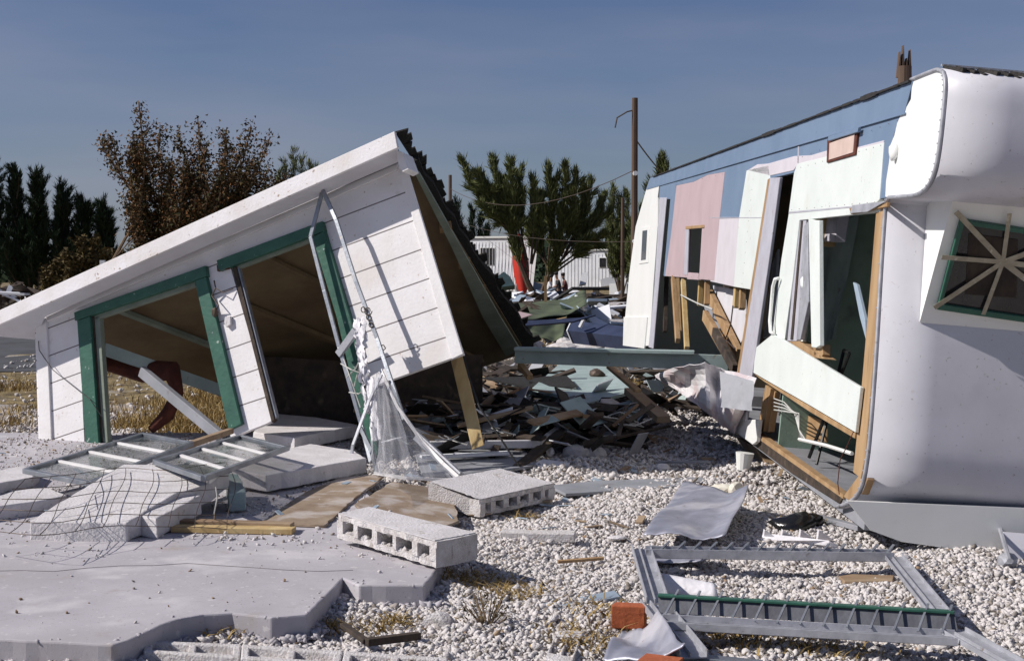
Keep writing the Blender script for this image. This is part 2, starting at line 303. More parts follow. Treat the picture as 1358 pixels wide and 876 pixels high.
jt = MB(); rj = random.Random(8); jp = [G(-60 + 44 * i, 752 + 5 * math.sin(i * .7) + rj.uniform(-1.5, 1.5), .1015) for i in range(13)]
for a_, b_ in zip(jp[:-1], jp[1:]): jt.beam(a_, b_, .0028, .0015)
o = finish('concrete_crack', jt, mat('crack_dirt', (.20, .18, .17), .95), origin=(0, 0, 0)); struct(o)
def scatter(name, N, region, size, m, zoff=0, excl=True, n=1, seed=1, ico_=ICO1, keep=None, lo=None):
    r = np.random.default_rng(seed); Y = region[2] + (region[3] - region[2]) * r.random(N) ** region[4]
    half = (region[1] - region[0]) / 2; X = region[0] + r.random(N) * (region[1] - region[0])
    ok = (np.abs(X) < Y * .375 + .3)
    if excl: ok &= ~inpoly(X, Y, SP)
    if keep is not None: ok &= keep(X, Y)
    X = X[ok]; Y = Y[ok]; N = len(X)
    S = size[0] + (size[1] - size[0]) * r.random(N) ** 2.2
    v = np.array(ico_[0]); f = np.array(ico_[1])
    A = r.random((N, 3)) * .75 + .65; A[:, 2] *= .8
    V = v[None] * (1 + (r.random((N, len(v), 1)) - .5) * .85) * A[:, None] * S[:, None, None]
    an = r.random(N) * 6.28; ca, sa = np.cos(an)[:, None], np.sin(an)[:, None]
    x = V[..., 0] * ca - V[..., 1] * sa; y = V[..., 0] * sa + V[..., 1] * ca
    tl = (r.random(N)[:, None] - .5) * 1.6; z = V[..., 2] * np.cos(tl) + x * np.sin(tl)
    Z0 = (gh(X, Y) if zoff is None else zoff) + S * (.05 + .75 * r.random(N))
    V = np.stack([x + X[:, None], y + Y[:, None], z + np.broadcast_to(Z0, X.shape)[:, None]], -1).reshape(-1, 3)
    Fc = (f[None] + (np.arange(N) * len(v))[:, None, None]).reshape(-1, 3)
    return mesh_np(name, V, Fc, m)
def mesh_np(name, V, Fc, m):
    me = bpy.data.meshes.new(name); me.vertices.add(len(V)); me.vertices.foreach_set('co', V.astype(np.float32).ravel())
    k = Fc.shape[1]; me.loops.add(Fc.size); me.loops.foreach_set('vertex_index', Fc.ravel().astype(np.int32))
    me.polygons.add(len(Fc)); me.polygons.foreach_set('loop_start', (np.arange(len(Fc)) * k).astype(np.int32)); me.update(calc_edges=True); me.validate()
    me.materials.append(m); o = bpy.data.objects.new(name, me); C.objects.link(o); LOC[o.name] = np.zeros(3); return o
tag(scatter('gravel', 270000, (-4, 4, 5.0, 9.5, .9), (.005, .0175), M['stone'], None, seed=2), 'loose white coral gravel covering the yard', 'gravel', kind='stuff')
tag(scatter('gravel', 2600, (-4, 4, 5.0, 12, .9), (.014, .032), M['block'], None, seed=12), 'larger lumps of broken coral and concrete in the gravel', 'gravel', kind='stuff')
tag(scatter('gravel', 9000, (-4, 4, 5.0, 12, .9), (.005, .016), M['wood_x'], None, seed=13), 'brown wood crumbs and dead leaves mixed in the gravel', 'gravel', kind='stuff')
tag(scatter('gravel', 80000, (-5, 5, 9.5, 15, 1.0), (.007, .024), M['stone'], None, seed=3), 'coarse coral gravel farther back between cabin and trailer', 'gravel', kind='stuff')
tag(scatter('gravel', 7000, (-8, 8, 14, 34, 1.0), (.012, .04), M['stone'], None, seed=4), 'scattered pale rubble stones across the far lots', 'gravel', kind='stuff')
def edgekeep(X, Y):
    ok = np.zeros(X.shape, bool); P = SP[:17]
    for i in range(16):
        a, b = P[i], P[i + 1]; d = b - a; t = np.clip(((X - a[0]) * d[0] + (Y - a[1]) * d[1]) / (d @ d + 1e-9), 0, 1)
        ok |= np.hypot(X - a[0] - d[0] * t, Y - a[1] - d[1] * t) < .07 * nr.random(X.shape) ** 1.5
    return ok
tag(scatter('concrete_crumbs', 60000, (-3, 0, 5.2, 8.0, 1.0), (.006, .022), M['conc'], .0, seed=18, keep=edgekeep), 'crumbled concrete bits along the broken patio edge', 'rubble', kind='stuff')
tag(scatter('concrete_crumbs', 30000, (-3, 0, 5.2, 8.0, 1.0), (.004, .011), M['conc'], .09, excl=False, seed=19, keep=lambda X, Y: edgekeep(X, Y) & inpoly(X, Y, SP) & (nr.random(X.shape) < .5)), 'crumbs of concrete lying on the patio rim', 'rubble', kind='stuff')
def slabkeep(X, Y):
    f = .5 + .5 * np.sin(5.1 * X + 2.2 * Y) * np.sin(3.7 * Y - 2.9 * X + 1)
    pr = np.clip((Y - 7.3) / .9, 0, 1) * (.05 + .5 * f ** 2) + .006 + .03 * (f > .88) * (nr.random(X.shape) < .5)
    for px, py, rr, am in ((330, 712, .30, .35), (100, 733, .22, .22), (545, 735, .25, .30), (470, 720, .2, .25)):
        p = G(px, py, .1); pr = pr + am * np.exp(-(((X - p[0]) / rr) ** 2 + ((Y - p[1]) / (rr * .7)) ** 2))
    return inpoly(X, Y, SP) & (nr.random(X.shape) < pr)
tag(scatter('gravel', 42000, (-4.2, 0.1, 5.6, 12.3, 1.0), (.003, .013), M['stone'], .1, excl=False, seed=5, keep=slabkeep), 'small pebbles strewn over the concrete patio', 'gravel', kind='stuff')

tag(scatter('leaf_litter', 9000, (-4.2, 0.1, 5.6, 12.3, 1.0), (.003, .010), M['wood_x'], .1, excl=False, seed=15, keep=lambda X, Y: inpoly(X, Y, SP) & (nr.random(X.shape) < .04 + .5 * np.clip((Y - 7.6) / 2, 0, 1))), 'brown leaf litter and splinters on the concrete patio', 'litter', kind='stuff')
def grass(name, centres, n, hgt, m, label, spread=.2, seed=1, zb=0, lean=.6):
    r = np.random.default_rng(seed); V = []; Fc = []
    P = []
    for (cx, cy, rad) in centres:
        P.append(np.stack([cx + r.normal(0, rad, n), cy + r.normal(0, rad * .8, n)], 1))
    P = np.concatenate(P); N = len(P); H = hgt * (.4 + r.random(N)); a = r.random(N) * 6.28; b = r.random(N) * 6.28; L = lean * H * (.3 + r.random(N)); wd = .0025 + .004 * r.random(N)
    dx, dy = np.cos(a) * L, np.sin(a) * L; wx, wy = np.cos(b) * wd, np.sin(b) * wd; z0 = gh(P[:, 0], P[:, 1]) if zb is None else np.full(N, zb)
    if zb is None: z0 += .0
    def st(x, y, z): return np.stack([x, y, z], 1)
    p0 = st(P[:, 0] - wx, P[:, 1] - wy, z0); p1 = st(P[:, 0] + wx, P[:, 1] + wy, z0)
    p2 = st(P[:, 0] + dx * .4 + wx * .7, P[:, 1] + dy * .4 + wy * .7, z0 + H * .6); p3 = st(P[:, 0] + dx * .4 - wx * .7, P[:, 1] + dy * .4 - wy * .7, z0 + H * .6)
    p4 = st(P[:, 0] + dx, P[:, 1] + dy, z0 + H * .85); p5 = st(P[:, 0] + dx, P[:, 1] + dy + .001, z0 + H * .85)
    V = np.stack([p0, p1, p2, p3, p4, p5], 1).reshape(-1, 3); q = np.array([[0, 1, 2, 3], [3, 2, 4, 5]])
    Fc = (q[None] + (np.arange(N) * 6)[:, None, None]).reshape(-1, 4)
    o = mesh_np(name, V, Fc, m); return tag(o, label, 'grass', kind='stuff')
cs = [(*G(x, y)[:2], rr) for x, y, rr in [(640, 775, .12), (610, 770, .1), (660, 783, .1), (690, 800, .08), (790, 845, .13), (805, 820, .1), (780, 865, .1), (435, 830, .08), (300, 842, .06), (330, 836, .05), (700, 688, .04), (1080, 700, .08), (1000, 860, .12), (1100, 868, .12), (520, 832, .06), (960, 850, .1)]]
grass('dry_grass', cs, 150, .05, M['dry_grass'], 'straw coloured dry grass tufts growing through the gravel', seed=3, zb=None, lean=1.6)
cs = [(-7 + 14 * nr.random(), 12.8 + 10 * nr.random() ** 1.3, .35) for _ in range(60)] + [(-3.6 + 2.3 * nr.random(), 12.6 + 5 * nr.random(), .3) for _ in range(45)]
cs = [c for c in cs if c[0] < -.8 or c[1] > 17]
grass('dry_grass', cs, 420, .13, M['dry_grass'], 'dry yellow grass field behind the collapsed cabin', seed=4, zb=-.01)

# ------------------------------------------------------------------ the collapsed cabin
WY = 11.05
wpl = (D(330, 460, WY), unit([-math.sin(math.radians(25)), -math.cos(math.radians(25)), .16]))
wn_ = wpl[1]; back = -wn_
def wp(x, y, off=0): return PL(x, y, (wpl[0] + wn_ * off, wn_))
cab = thing('collapsed_cabin', 'collapsed white board cabin with green window trim leaning on its side', 'cabin', G(330, 600))
pu = unit(wp(400, 392) - wp(100, 500)); pv = unit(np.cross(pu, wn_)); pv = pv if pv[2] > 0 else -pv
fr = (wp(448, 290), pu, pv)
M['siding'] = mat('white_board_siding', (.80, .79, .80), .6, (.73, .71, .71), 3, bump=.2, bscale=40, planks=(.232, .010, (.16, .14, .14), 0.0),
                  spots=[(34, .665, (.42, .33, .24), .7), (2.1, .56, (.66, .62, .58), .6), (9, .66, (.5, .44, .38), .6)])
wm = MB()
for poly in ([(46, 424), (104, 398), (104, 411), (112, 593), (52, 612)], [(104, 398), (275, 323), (275, 352), (104, 413)],
             [(275, 323), (297, 314), (305, 352), (334, 455), (337, 462), (341, 476), (350, 512), (351, 519), (363, 556), (354, 561), (306, 580), (275, 420)],
             [(297, 314), (432, 256), (430, 305), (305, 352)], [(432, 256), (530, 214), (534, 229), (612, 470), (519, 503), (484, 516), (430, 305)]):
    wm.prism([wp(*p) for p in poly], back * .055)
finish('wall', wm, M['siding'], cab, frame=fr)
def wpart(name, poly, m, off=.02, th=.022, bevel=.004, parent=None):
    return finish(name, MB().prism([wp(*p, off) for p in poly], -wn_ * th), m, parent or cab, bevel=bevel)
wpart('corner_board', [(47, 424), (61, 418), (69, 607), (53, 613)], M['white_wood'])
wpart('corner_board', [(526, 219), (540, 226), (614, 469), (599, 476), (533, 240)], M['white_wood'])
wpart('frieze_board', [(62, 418), (527, 216), (527, 225), (62, 426)], M['white_wood'], .024)
# window surround
wf = wpart('window_frame', [(98, 414), (272, 352), (274, 366), (99, 425)], M['green'], .045, .05)
wpart('jamb', [(102, 425), (119, 419), (131, 591), (114, 597)], M['green'], .04, .045, parent=wf)
wpart('jamb', [(258, 372), (273, 367), (320, 562), (303, 570)], M['green'], .04, .045, parent=wf)
wpart('reveal', [(119, 420), (124, 418), (136, 590), (131, 591)], M['darkwood'], .01, .03, parent=wf)
wpart('inner_stop', [(124, 421), (132, 418), (143, 586), (136, 589)], M['rake'], .0, .05, parent=wf)
wpart('inner_stop', [(124, 417), (258, 372), (259, 379), (125, 424)], M['rake'], .0, .05, parent=wf)
df = wpart('door_frame', [(287, 345), (427, 293), (430, 306), (290, 359)], M['green'], .045, .05)
wpart('jamb', [(414, 314), (430, 306), (470, 440), (502, 600), (490, 614), (470, 520), (446, 420)], M['green'], .04, .045, parent=df)
wpart('metal_stop', [(308, 355), (313, 353), (364, 556), (360, 560)], M['darkwood'], .012, .05, parent=df)
wpart('metal_stop', [(313, 353), (316, 352), (367, 553), (364, 556)], M['alu'], .0, .04, parent=df)
wpart('door_header', [(307, 352), (412, 313), (413, 319), (309, 358)], M['rake'], .0, .05, parent=df)
# eave: fascia, soffit, roof
EO = .30
ft = [wp(-25, 422, EO), wp(250, 295, EO), wp(523, 174, EO)]; fb = [wp(-25, 441, EO), wp(250, 313, EO), wp(527, 196, EO)]
finish('fascia', MB().prism([ft[0], ft[2], fb[2], fb[0]], -wn_ * .03), M['fascia'], cab, bevel=.004)
wt = [wp(-2, 447, 0), wp(527, 215, 0)]
Cc = D(702, 459, 13.8)
rn = unit(np.cross(ft[2] - ft[0], Cc - ft[2])); rn = rn if rn[2] > 0 else -rn
rpl = (ft[0] - rn * .02, rn)
def rp(x, y, off=0): return PL(x, y, (rpl[0] + rn * off, rn))
sf = MB().prism([rp(*p, -.062) for p in [(-25, 440), (527, 190), (530, 214), (60, 420), (46, 450), (-2, 446)]], rn * .012)
finish('soffit', sf, M['soffit'], cab)
def clip_back(poly, off):
    out = []; dd = [float(np.dot(p - wpl[0], wn_)) + off for p in poly]
    for i in range(len(poly)):
        j = (i + 1) % len(poly); a, b = dd[i], dd[j]
        if a <= 0: out.append(poly[i])
        if (a < 0) != (b < 0): out.append(poly[i] + (poly[j] - poly[i]) * (a / (a - b)))
    return out
ceil_px = [(40, 431), (528, 218), (560, 240), (692, 459), (690, 470), (600, 500), (450, 520), (300, 522), (240, 500), (170, 470), (60, 440)]
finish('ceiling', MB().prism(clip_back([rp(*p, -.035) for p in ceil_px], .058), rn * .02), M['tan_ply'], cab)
jag = [(-26, 420)]; 
A_, B_ = rp(524, 174, .05), rp(704, 459, .05)
top = [rp(-26, 422, .0) + (0, .05, -.03), rp(523, 175, .0) + (0, .05, -.03)]
edge = []
for i in range(22):
    t = i / 21; p = top[1] + (rp(703, 459) - top[1]) * t; edge.append(p + unit(top[1] - top[0]) * (.035 + .05 * rnd.random()))
shp = [top[0], top[1] + (0, 0, .0)] + edge + [rp(600, 500), rp(60, 430)]
finish('roof', MB().prism(clip_back([p - rn * .012 for p in shp], .058), rn * .04), M['shingle'], cab)
finish('eave_cover', MB().prism([top[0], top[1], rp(532, 212, -.006), rp(44, 424, -.006)], rn * .012), M['shingle'], cab)
# loose shingle tabs along the broken edge
tb = MB()
for i in range(46):
    t = i / 46 + .004; p = top[1] + (rp(703, 459) - top[1]) * t + rn * .045
    e = unit(top[1] - top[0]) * (.06 + .07 * rnd.random() ** 2); s_ = unit(Cc - ft[2]) * (.09 + .09 * rnd.random()); k_ = rnd.uniform(.5, 1.1)
    up = rn * rnd.uniform(-.015, .02)
    tb.prism([p, p + s_, p + s_ * rnd.uniform(.7, 1) + e * k_ + up, p + s_ * .1 + e + up], rn * .012)
finish('shingle_edge', tb, M['shingle'], cab)
finish('rake_board', MB().prism([rp(*p, -.10) for p in [(548, 226), (557, 232), (662, 418), (690, 464), (671, 472), (640, 420), (600, 330)]], rn * .03), M['rake'], cab)
for (x, y) in ((622, 348), (642, 383), (597, 300)):
    finish('rafter_end', MB().beam(rp(x - 14, y + 2, -.06), rp(x + 2, y, -.06), .09, .05, rn), M['wood'], cab)
for i, (a, b) in enumerate((((330, 330), (640, 480)), ((150, 408), (430, 516)), ((240, 370), (560, 500)))):
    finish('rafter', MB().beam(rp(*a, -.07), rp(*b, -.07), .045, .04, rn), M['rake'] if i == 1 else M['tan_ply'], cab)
finish('ridge_block', MB().prism([wp(525, 199, .2), wp(534, 202, .2), wp(542, 224, .2), wp(534, 228, .2), wp(529, 222, .2)], -wn_ * .16), M['white_wood'], cab, bevel=.004)
# fallen inner framing seen through the openings, and a dark backing
finish('fallen_beam', MB().beam(D(136, 462, 11.9), D(300, 520, 12.6), .08, .10), M['palegreen'], cab)
finish('fallen_beam', MB().beam(D(188, 492, 11.7), D(292, 578, 11.1), .05, .09), M['lino'], cab, bevel=.004)  # white beam in a grey that carries the shade inside the cabin
finish('dark_backing', MB().prism([D(308, 470, 13.0), D(480, 480, 12.6), D(640, 470, 12.9), D(640, 556, 12.9), D(480, 560, 12.6), D(315, 560, 13.0)], (0, .04, 0)), M['darkwood'], cab)  # added dark sheet standing for the shade low in the doorway
lf = MB()
lf.tube([wp(284, 372, .03), wp(286, 382, .05), wp(281, 392, .04), wp(290, 405, .06), wp(286, 412, .03)], .006, 6)
lf.tube([wp(286, 382, .05), wp(296, 388, .05), wp(309, 383, .02)], .004, 6); lf.chunk(wp(285, 414, .05), (.025, .025, .035), 4)
finish('torn_light_fitting', lf, M['wire'], cab)
pcx = MB().prism([wp(298, 420, .03), wp(305, 419, .03), (wp(306, 430, .03)), wp(300, 434, .03), wp(297, 428, .03)], -wn_ * .03)
finish('mounting_block', pcx, M['conc_l'], cab, bevel=.004)
finish('broken_brick', MB().beam(wp(290, 356, .01), wp(305, 352, .01), .05, .045, wn_), M['cloth'], cab)
cw = MB().tube([wp(51, 452, .03), wp(52, 464, .04), wp(60, 476, .04), wp(70, 490, .05), wp(95, 510, .07), wp(120, 530, .08), wp(135, 552, .08), wp(138, 580, .06)], .0035, 6)
tag(finish('loose_wire', cw, M['blackwire']), 'thin dark wire drooping across the cabin wall left of its window', 'wire')
# brown curtain rag below the ceiling
cr_ = MB().tube([D(130, 480, 12.1), D(190, 492, 12.2), D(228, 492, 12.1), D(236, 520, 12.0), D(222, 550, 11.9), D(200, 570, 11.8)], [.05, .10, .09, .05, .06, .035], 8)
tag(finish('hanging_rag', cr_, M['cloth'], smooth=True), 'dark red brown rag hanging inside the cabin window opening', 'cloth')

# long shadow-side post and cable
tag(finish('timber_post', MB().prism([D(598, 478, 10.75), D(614, 470, 10.75), D(642, 590, 10.45), D(626, 596, 10.45)], (0, .05, 0)), M['post'], bevel=.004), 'yellowed timber post propping the cabin wall corner', 'post')
o = finish('black_cable', MB().tube([D(612, 462, 10.6), D(622, 500, 10.5), D(636, 540, 10.4), D(660, 575, 10.3), D(684, 612, 10.2), G(690, 618, .05)], .008, 6), M['blackwire']); tag(o, 'black cable curving from the timber post to the floor', 'cable')

# ------------------------------------------------------------------ bent screen door frame leaning on the cabin
sdn = thing('screen_door', 'bent aluminium screen door frame leaning against the green door jamb', 'screen door', G(495, 625))
def q(x, y, o_=.0): return wp(x, y, .12 + o_)
def sq(pts, r_, name, m, parent):
    mb = MB()
    for a, b in zip(pts[:-1], pts[1:]): mb.beam(a, b, r_, r_ * .6, wn_)
    return finish(name, mb, m, parent, bevel=.002)
sq([q(428, 252), q(412, 314), q(430, 385), q(450, 460), q(480, 565), q(492, 612, .2)], .030, 'stile', M['alu'], sdn)
sq([q(428, 252, .02), q(446, 292, .05), q(471, 370, .08), q(500, 448, .1), q(536, 556, .2)], .030, 'stile', M['alu'], sdn)
sq([q(505, 490, .1), q(528, 540, .2), q(560, 585, .35), q(588, 614, .5), G(608, 632, .14)], .024, 'rail', M['white_wood'], sdn)
sq([q(553, 578, .3), G(610, 632, .13)], .06, 'kick_rail', M['alu2'], sdn)
sq([G(496, 627, .16), G(540, 634, .14), G(598, 636, .13)], .022, 'bottom_rail', M['white_wood'], sdn)
sq([q(449, 470), q(472, 438, .05)], .055, 'cross_bar', M['alu2'], sdn)
sq([q(506, 496, .2), q(490, 530, .25), q(468, 590, .4), G(464, 617, .14)], .022, 'brace', M['alu2'], sdn)
sq([q(478, 567, .1), q(494, 600, .3), G(500, 628, .14)], .03, 'brace', M['alu'], sdn)
def curtain(name, top_, bot_, m, parent, n=14, amp=.05, jag=0, seed=1, nv=10):
    rr = random.Random(seed); mb = MB(); vs = []
    for j in range(nv + 1):
        t = j / nv
        for i in range(n + 1):
            s_ = i / n; a = np.array(top_[0]) * (1 - s_) + np.array(top_[1]) * s_; b = np.array(bot_[0]) * (1 - s_) + np.array(bot_[1]) * s_
            p = a * (1 - t) + b * t + wn_ * amp * (math.sin(s_ * 9 + t * 5 + seed) * .5 + abs(math.sin(s_ * 5.3 - t * 7 + 2 * seed)) * .7 + .4 * math.sin(s_ * 23 * (1 + .3 * t) + seed * 3 + 4 * t * t)) * (.3 + t) + np.array([rr.uniform(-jag, jag), rr.uniform(-jag, jag), rr.uniform(-jag, jag)])
            vs.append(p)
    mb.add(vs, [(j * (n + 1) + i, j * (n + 1) + i + 1, (j + 1) * (n + 1) + i + 1, (j + 1) * (n + 1) + i) for j in range(nv) for i in range(n)])
    o = finish(name, mb, m, parent, smooth=True); return o
curtain('torn_screen', (q(500, 492, .1), q(512, 500, .15)), (G(500, 628, .15), G(560, 636, .13)), M['screen'], sdn, amp=.035)
curtain('torn_screen', (q(512, 500, .1), q(530, 545, .2)), (G(550, 634, .15), G(600, 634, .13)), M['screen'], sdn, amp=.02, seed=4)
curtain('torn_screen', (q(496, 500, .2), q(508, 500, .2)), (G(494, 627, .3), G(520, 630, .15)), M['screen'], sdn, amp=.04, seed=9)
sw = MB(); pth = [q(x, y, .12) for x, y in [(478, 424), (482, 440), (484, 460), (492, 478), (489, 497), (487, 515), (490, 532), (487, 546)]]
curtain('ragged_sheeting', (q(468, 424, .12), q(484, 420, .12)), (q(485, 548, .22), q(493, 548, .22)), M['plastic'], sdn, n=8, nv=26, amp=.02, jag=.014, seed=6)
curtain('ragged_sheeting', (q(486, 500, .18), q(496, 500, .18)), (q(494, 585, .3), q(508, 582, .3)), M['plastic'], sdn, n=8, nv=10, amp=.03, jag=.006, seed=8)
orn = MB()
for (cx, cy, r_) in ((488, 412, 5.5), (489, 420, 4), (482, 410, 4), (492, 430, 3.5), (508, 460, 3.5)):
    orn.tube([q(cx + r_ * math.cos(t * .6) * (1 - t * .045), cy + r_ * 1.2 * math.sin(t * .6) * (1 - t * .045), .11) for t in range(0, 12)], .004, 5)
finish('scroll_ornament', orn, M['wire'], sdn)
ms = MB()
for (a, b, c) in (((452, 482), (466, 490), (485, 497)), ((460, 500), (472, 488), (483, 462)), ((456, 476), (466, 505), (478, 540)), ((470, 512), (478, 480), (480, 455)), ((463, 520), (476, 522), (486, 515))):
    ms.tube([q(*a, .06), q(*b, .12), q(*c, .1)], .005, 5)
finish('bent_grille', ms, M['wire_l'], sdn)

# ------------------------------------------------------------------ the wrecked trailer
L_ = unit(ray(646, 321)); U_ = np.array([.085, 0, 1.0]); U_ = unit(U_ - L_ * np.dot(U_, L_)); W_ = np.cross(L_, U_)
C0 = D(1149, 640, 7.5)
tw = (C0, W_)
def tp(x, y, off=0): return PL(x, y, (C0 - W_ * off, W_))          # a point of the near side wall, off metres outside it
def lu(x, y): p = tp(x, y) - C0; return float(np.dot(p, L_)), float(np.dot(p, U_))
def T(l, u, w_): return C0 + L_ * l + U_ * u + W_ * w_
TW = 2.45
u_top = lu(1211, 106)[1]; l_end = lu(862, 236)[0]; u_fl = lu(1117, 660)[1]
print('trailer', u_top, l_end, u_fl, C0, 'far', lu(862, 476), 'roof', rp(300, 525), rp(60, 430), rp(600, 500), 'cap', lu(1257, 110), lu(1211, 106), lu(1172, 500), lu(1158, 600))
tr = thing('wrecked_trailer', 'white, pink and blue travel trailer with its side torn open', 'trailer', T(0, -.3, 0))
def side(name, poly, m, off=0, th=.03, bevel=.003, parent=None):
    return finish(name, MB().prism([tp(*p, off) for p in poly], W_ * th), m, parent or tr, bevel=bevel)
# painted side sheets (each a real metal sheet)
side('roof_edge_panel', [(862, 236), (1211, 106), (1199, 150), (857, 250)], M['t_blue'], .012)
side('far_end_panel', [(857, 251), (874, 246), (872, 262), (872, 300), (866, 380), (861, 458), (851, 459), (826, 456), (829, 420), (835, 360), (843, 300)], M['t_white'], .012)
side('door_side_panel', [(875, 246), (897, 239), (888, 366), (880, 366), (889, 264), (874, 264)], M['t_blue'], .008)
side('pink_panel', [(897, 246), (920, 241), (938, 232), (961, 228), (954, 290), (947, 372), (927, 370), (931, 301), (913, 301), (911, 368), (882, 366), (890, 310)], M['t_pink'], .010)
side('window_sill_sheet', [(912, 361), (926, 362), (926, 371), (911, 370)], M['t_pink'], .010)
side('blue_panel', [(897, 239), (1199, 150), (1186, 176), (1180, 205), (1178, 262), (1163, 264), (1172, 188), (1100, 206), (1057, 217), (1053, 229), (1021, 237), (1019, 219), (990, 226), (980, 289), (954, 290), (961, 228), (938, 232), (920, 241), (897, 246)], M['t_blue'], .006)
side('undercoat_strip', [(991, 226), (1004, 218), (1018, 217), (1053, 207), (1075, 206), (1095, 200), (1134, 196), (1172, 186), (1171, 192), (1057, 219), (1052, 226), (1021, 233)], M['t_lav'], .010, .01)
side('pale_panel', [(954, 290), (980, 289), (973, 380), (942, 373)], M['t_lav'], .008)
side('mint_panel', [(990, 226), (1019, 219), (1021, 237), (1006, 336), (997, 384), (973, 380), (980, 289)], M['t_mint'], .010)
side('mint_panel', [(1057, 217), (1172, 189), (1166, 265), (1160, 271), (1046, 281), (1053, 229)], M['t_mint'], .011)
side('window_wall_panel', [(1046, 283), (1168, 271), (1167, 281), (1060, 292), (1051, 370), (1040, 452), (1024, 446), (1036, 345)], M['t_mint'], .010)
side('fallen_side_panel', [(1002, 461), (1024, 443), (1040, 451), (1090, 482), (1141, 513), (1134, 573), (1075, 538), (999, 494)], M['t_mint'], .035, .02)
side('sheared_batten', [(999, 495), (1075, 539), (1134, 574), (1133, 581), (1074, 546), (1012, 505)], M['wood'], .02, .03)
# cap side and front shell share one profile
PF = [(1211, 106), (1238, 95), (1247, 93), (1254, 97), (1257, 106), (1257, 122), (1255, 145), (1252, 175), (1248, 205), (1243, 228), (1235, 246), (1224, 256), (1210, 260), (1182, 262),
      (1178, 268), (1172, 350), (1165, 470), (1157, 575), (1153, 610), (1148, 637), (1140, 656), (1128, 667), (1112, 672)]
pf0 = [lu(*p) for p in PF]; pfl = []
def crom(a, b, c, d, t): return tuple(.5 * (2 * b[k] + (c[k] - a[k]) * t + (2 * a[k] - 5 * b[k] + 4 * c[k] - d[k]) * t * t + (3 * b[k] - a[k] - 3 * c[k] + d[k]) * t ** 3) for k in (0, 1))
for i in range(len(pf0) - 1):
    a, b, c, d = pf0[max(i - 1, 0)], pf0[i], pf0[i + 1], pf0[min(i + 2, len(pf0) - 1)]
    for t in range(4): pfl.append(crom(a, b, c, d, t / 4) if i not in (12, 13) else (b[0] + (c[0] - b[0]) * t / 4, b[1] + (c[1] - b[1]) * t / 4))
pfl.append(pf0[-1])
capp = [(1212, 107), (1210, 132), (1205, 141), (1199, 148), (1192, 163), (1188, 180), (1183, 192), (1181, 215), (1177, 240), (1176, 261), (1210, 260), (1224, 256), (1235, 246), (1243, 228), (1248, 205), (1252, 175), (1255, 145), (1257, 122), (1257, 106), (1254, 97), (1247, 93), (1238, 95)]
finish('cap_side', MB().prism([T(lu(x, y)[0] * 1.0 + (.012 if k > 10 else 0), lu(x, y)[1], -.008) for k, (x, y) in enumerate(capp)], W_ * .006), M['t_white'], tr)
sh = MB(); NW = 8
vs = [T(l, u, TW * k / NW) for k in range(NW + 1) for (l, u) in pfl]; n_ = len(pfl)
sh.add(vs, [(k * n_ + i, k * n_ + i + 1, (k + 1) * n_ + i + 1, (k + 1) * n_ + i) for k in range(NW) for i in range(n_ - 1)])
shell = finish('front_shell', sh, M['t_front'], tr, smooth=True)
sm = shell.modifiers.new('solid', 'SOLIDIFY'); sm.thickness = .018; sm.offset = 0
rail = MB()
rpts = [T(l + (.008 if i > 12 else 0), u, .0) for i, (l, u) in enumerate(pfl)]
rail.tube([p - W_ * .010 for p in rpts], .011, 8)
for i in range(8, len(rpts) - 1, 2):
    a, b = rpts[i], rpts[i + 1]; k_ = max(1, int(np.linalg.norm(b - a) / .09))
    for j in range(k_): rail.chunk(a + (b - a) * j / k_ + L_ * .004 - W_ * .021, (.005, .005, .005), 1, n=1)
ro = finish('corner_rail', rail, M['alu2'], tr, smooth=True)
rp_e = MB()
fl_ = MB().prism([T(-.28, u_top, 0), T(l_end, u_top, 0), T(l_end, u_top + .05, TW / 2), T(l_end, u_top, TW), T(-.28, u_top, TW), T(-.28, u_top + .05, TW / 2)], -U_ * .04)
finish('roof', fl_, M['t_front'], tr)
finish('floor', MB().prism([T(.06, u_fl, .03), T(5.2, u_fl, .03), T(5.2, u_fl, TW - .03), T(.06, u_fl, TW - .03)], -U_ * .10), M['lino'], tr)
finish('floor', MB().prism([T(6.2, u_fl, .03), T(l_end, u_fl, .03), T(l_end, u_fl, TW - .03), T(6.2, u_fl, TW - .03)], -U_ * .10), M['lino'], tr)
finish('far_side_wall', MB().prism([T(.05, u_fl, TW), T(l_end, u_fl, TW), T(l_end, u_top - .05, TW), T(.05, u_top - .05, TW)], -W_ * .04), M['t_in'], tr)
finish('rear_wall', MB().prism([T(l_end, u_fl, .05), T(l_end, u_top - .05, .05), T(l_end, u_top - .05, TW), T(l_end, u_fl, TW)], L_ * .04), M['t_white'], tr)
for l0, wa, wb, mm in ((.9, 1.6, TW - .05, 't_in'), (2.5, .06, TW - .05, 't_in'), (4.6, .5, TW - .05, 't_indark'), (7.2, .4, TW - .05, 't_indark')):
    finish('partition', MB().prism([T(l0, u_fl, wa), T(l0, u_top - .06, wa), T(l0, u_top - .06, wb), T(l0, u_fl, wb)], L_ * .03), M[mm], tr)
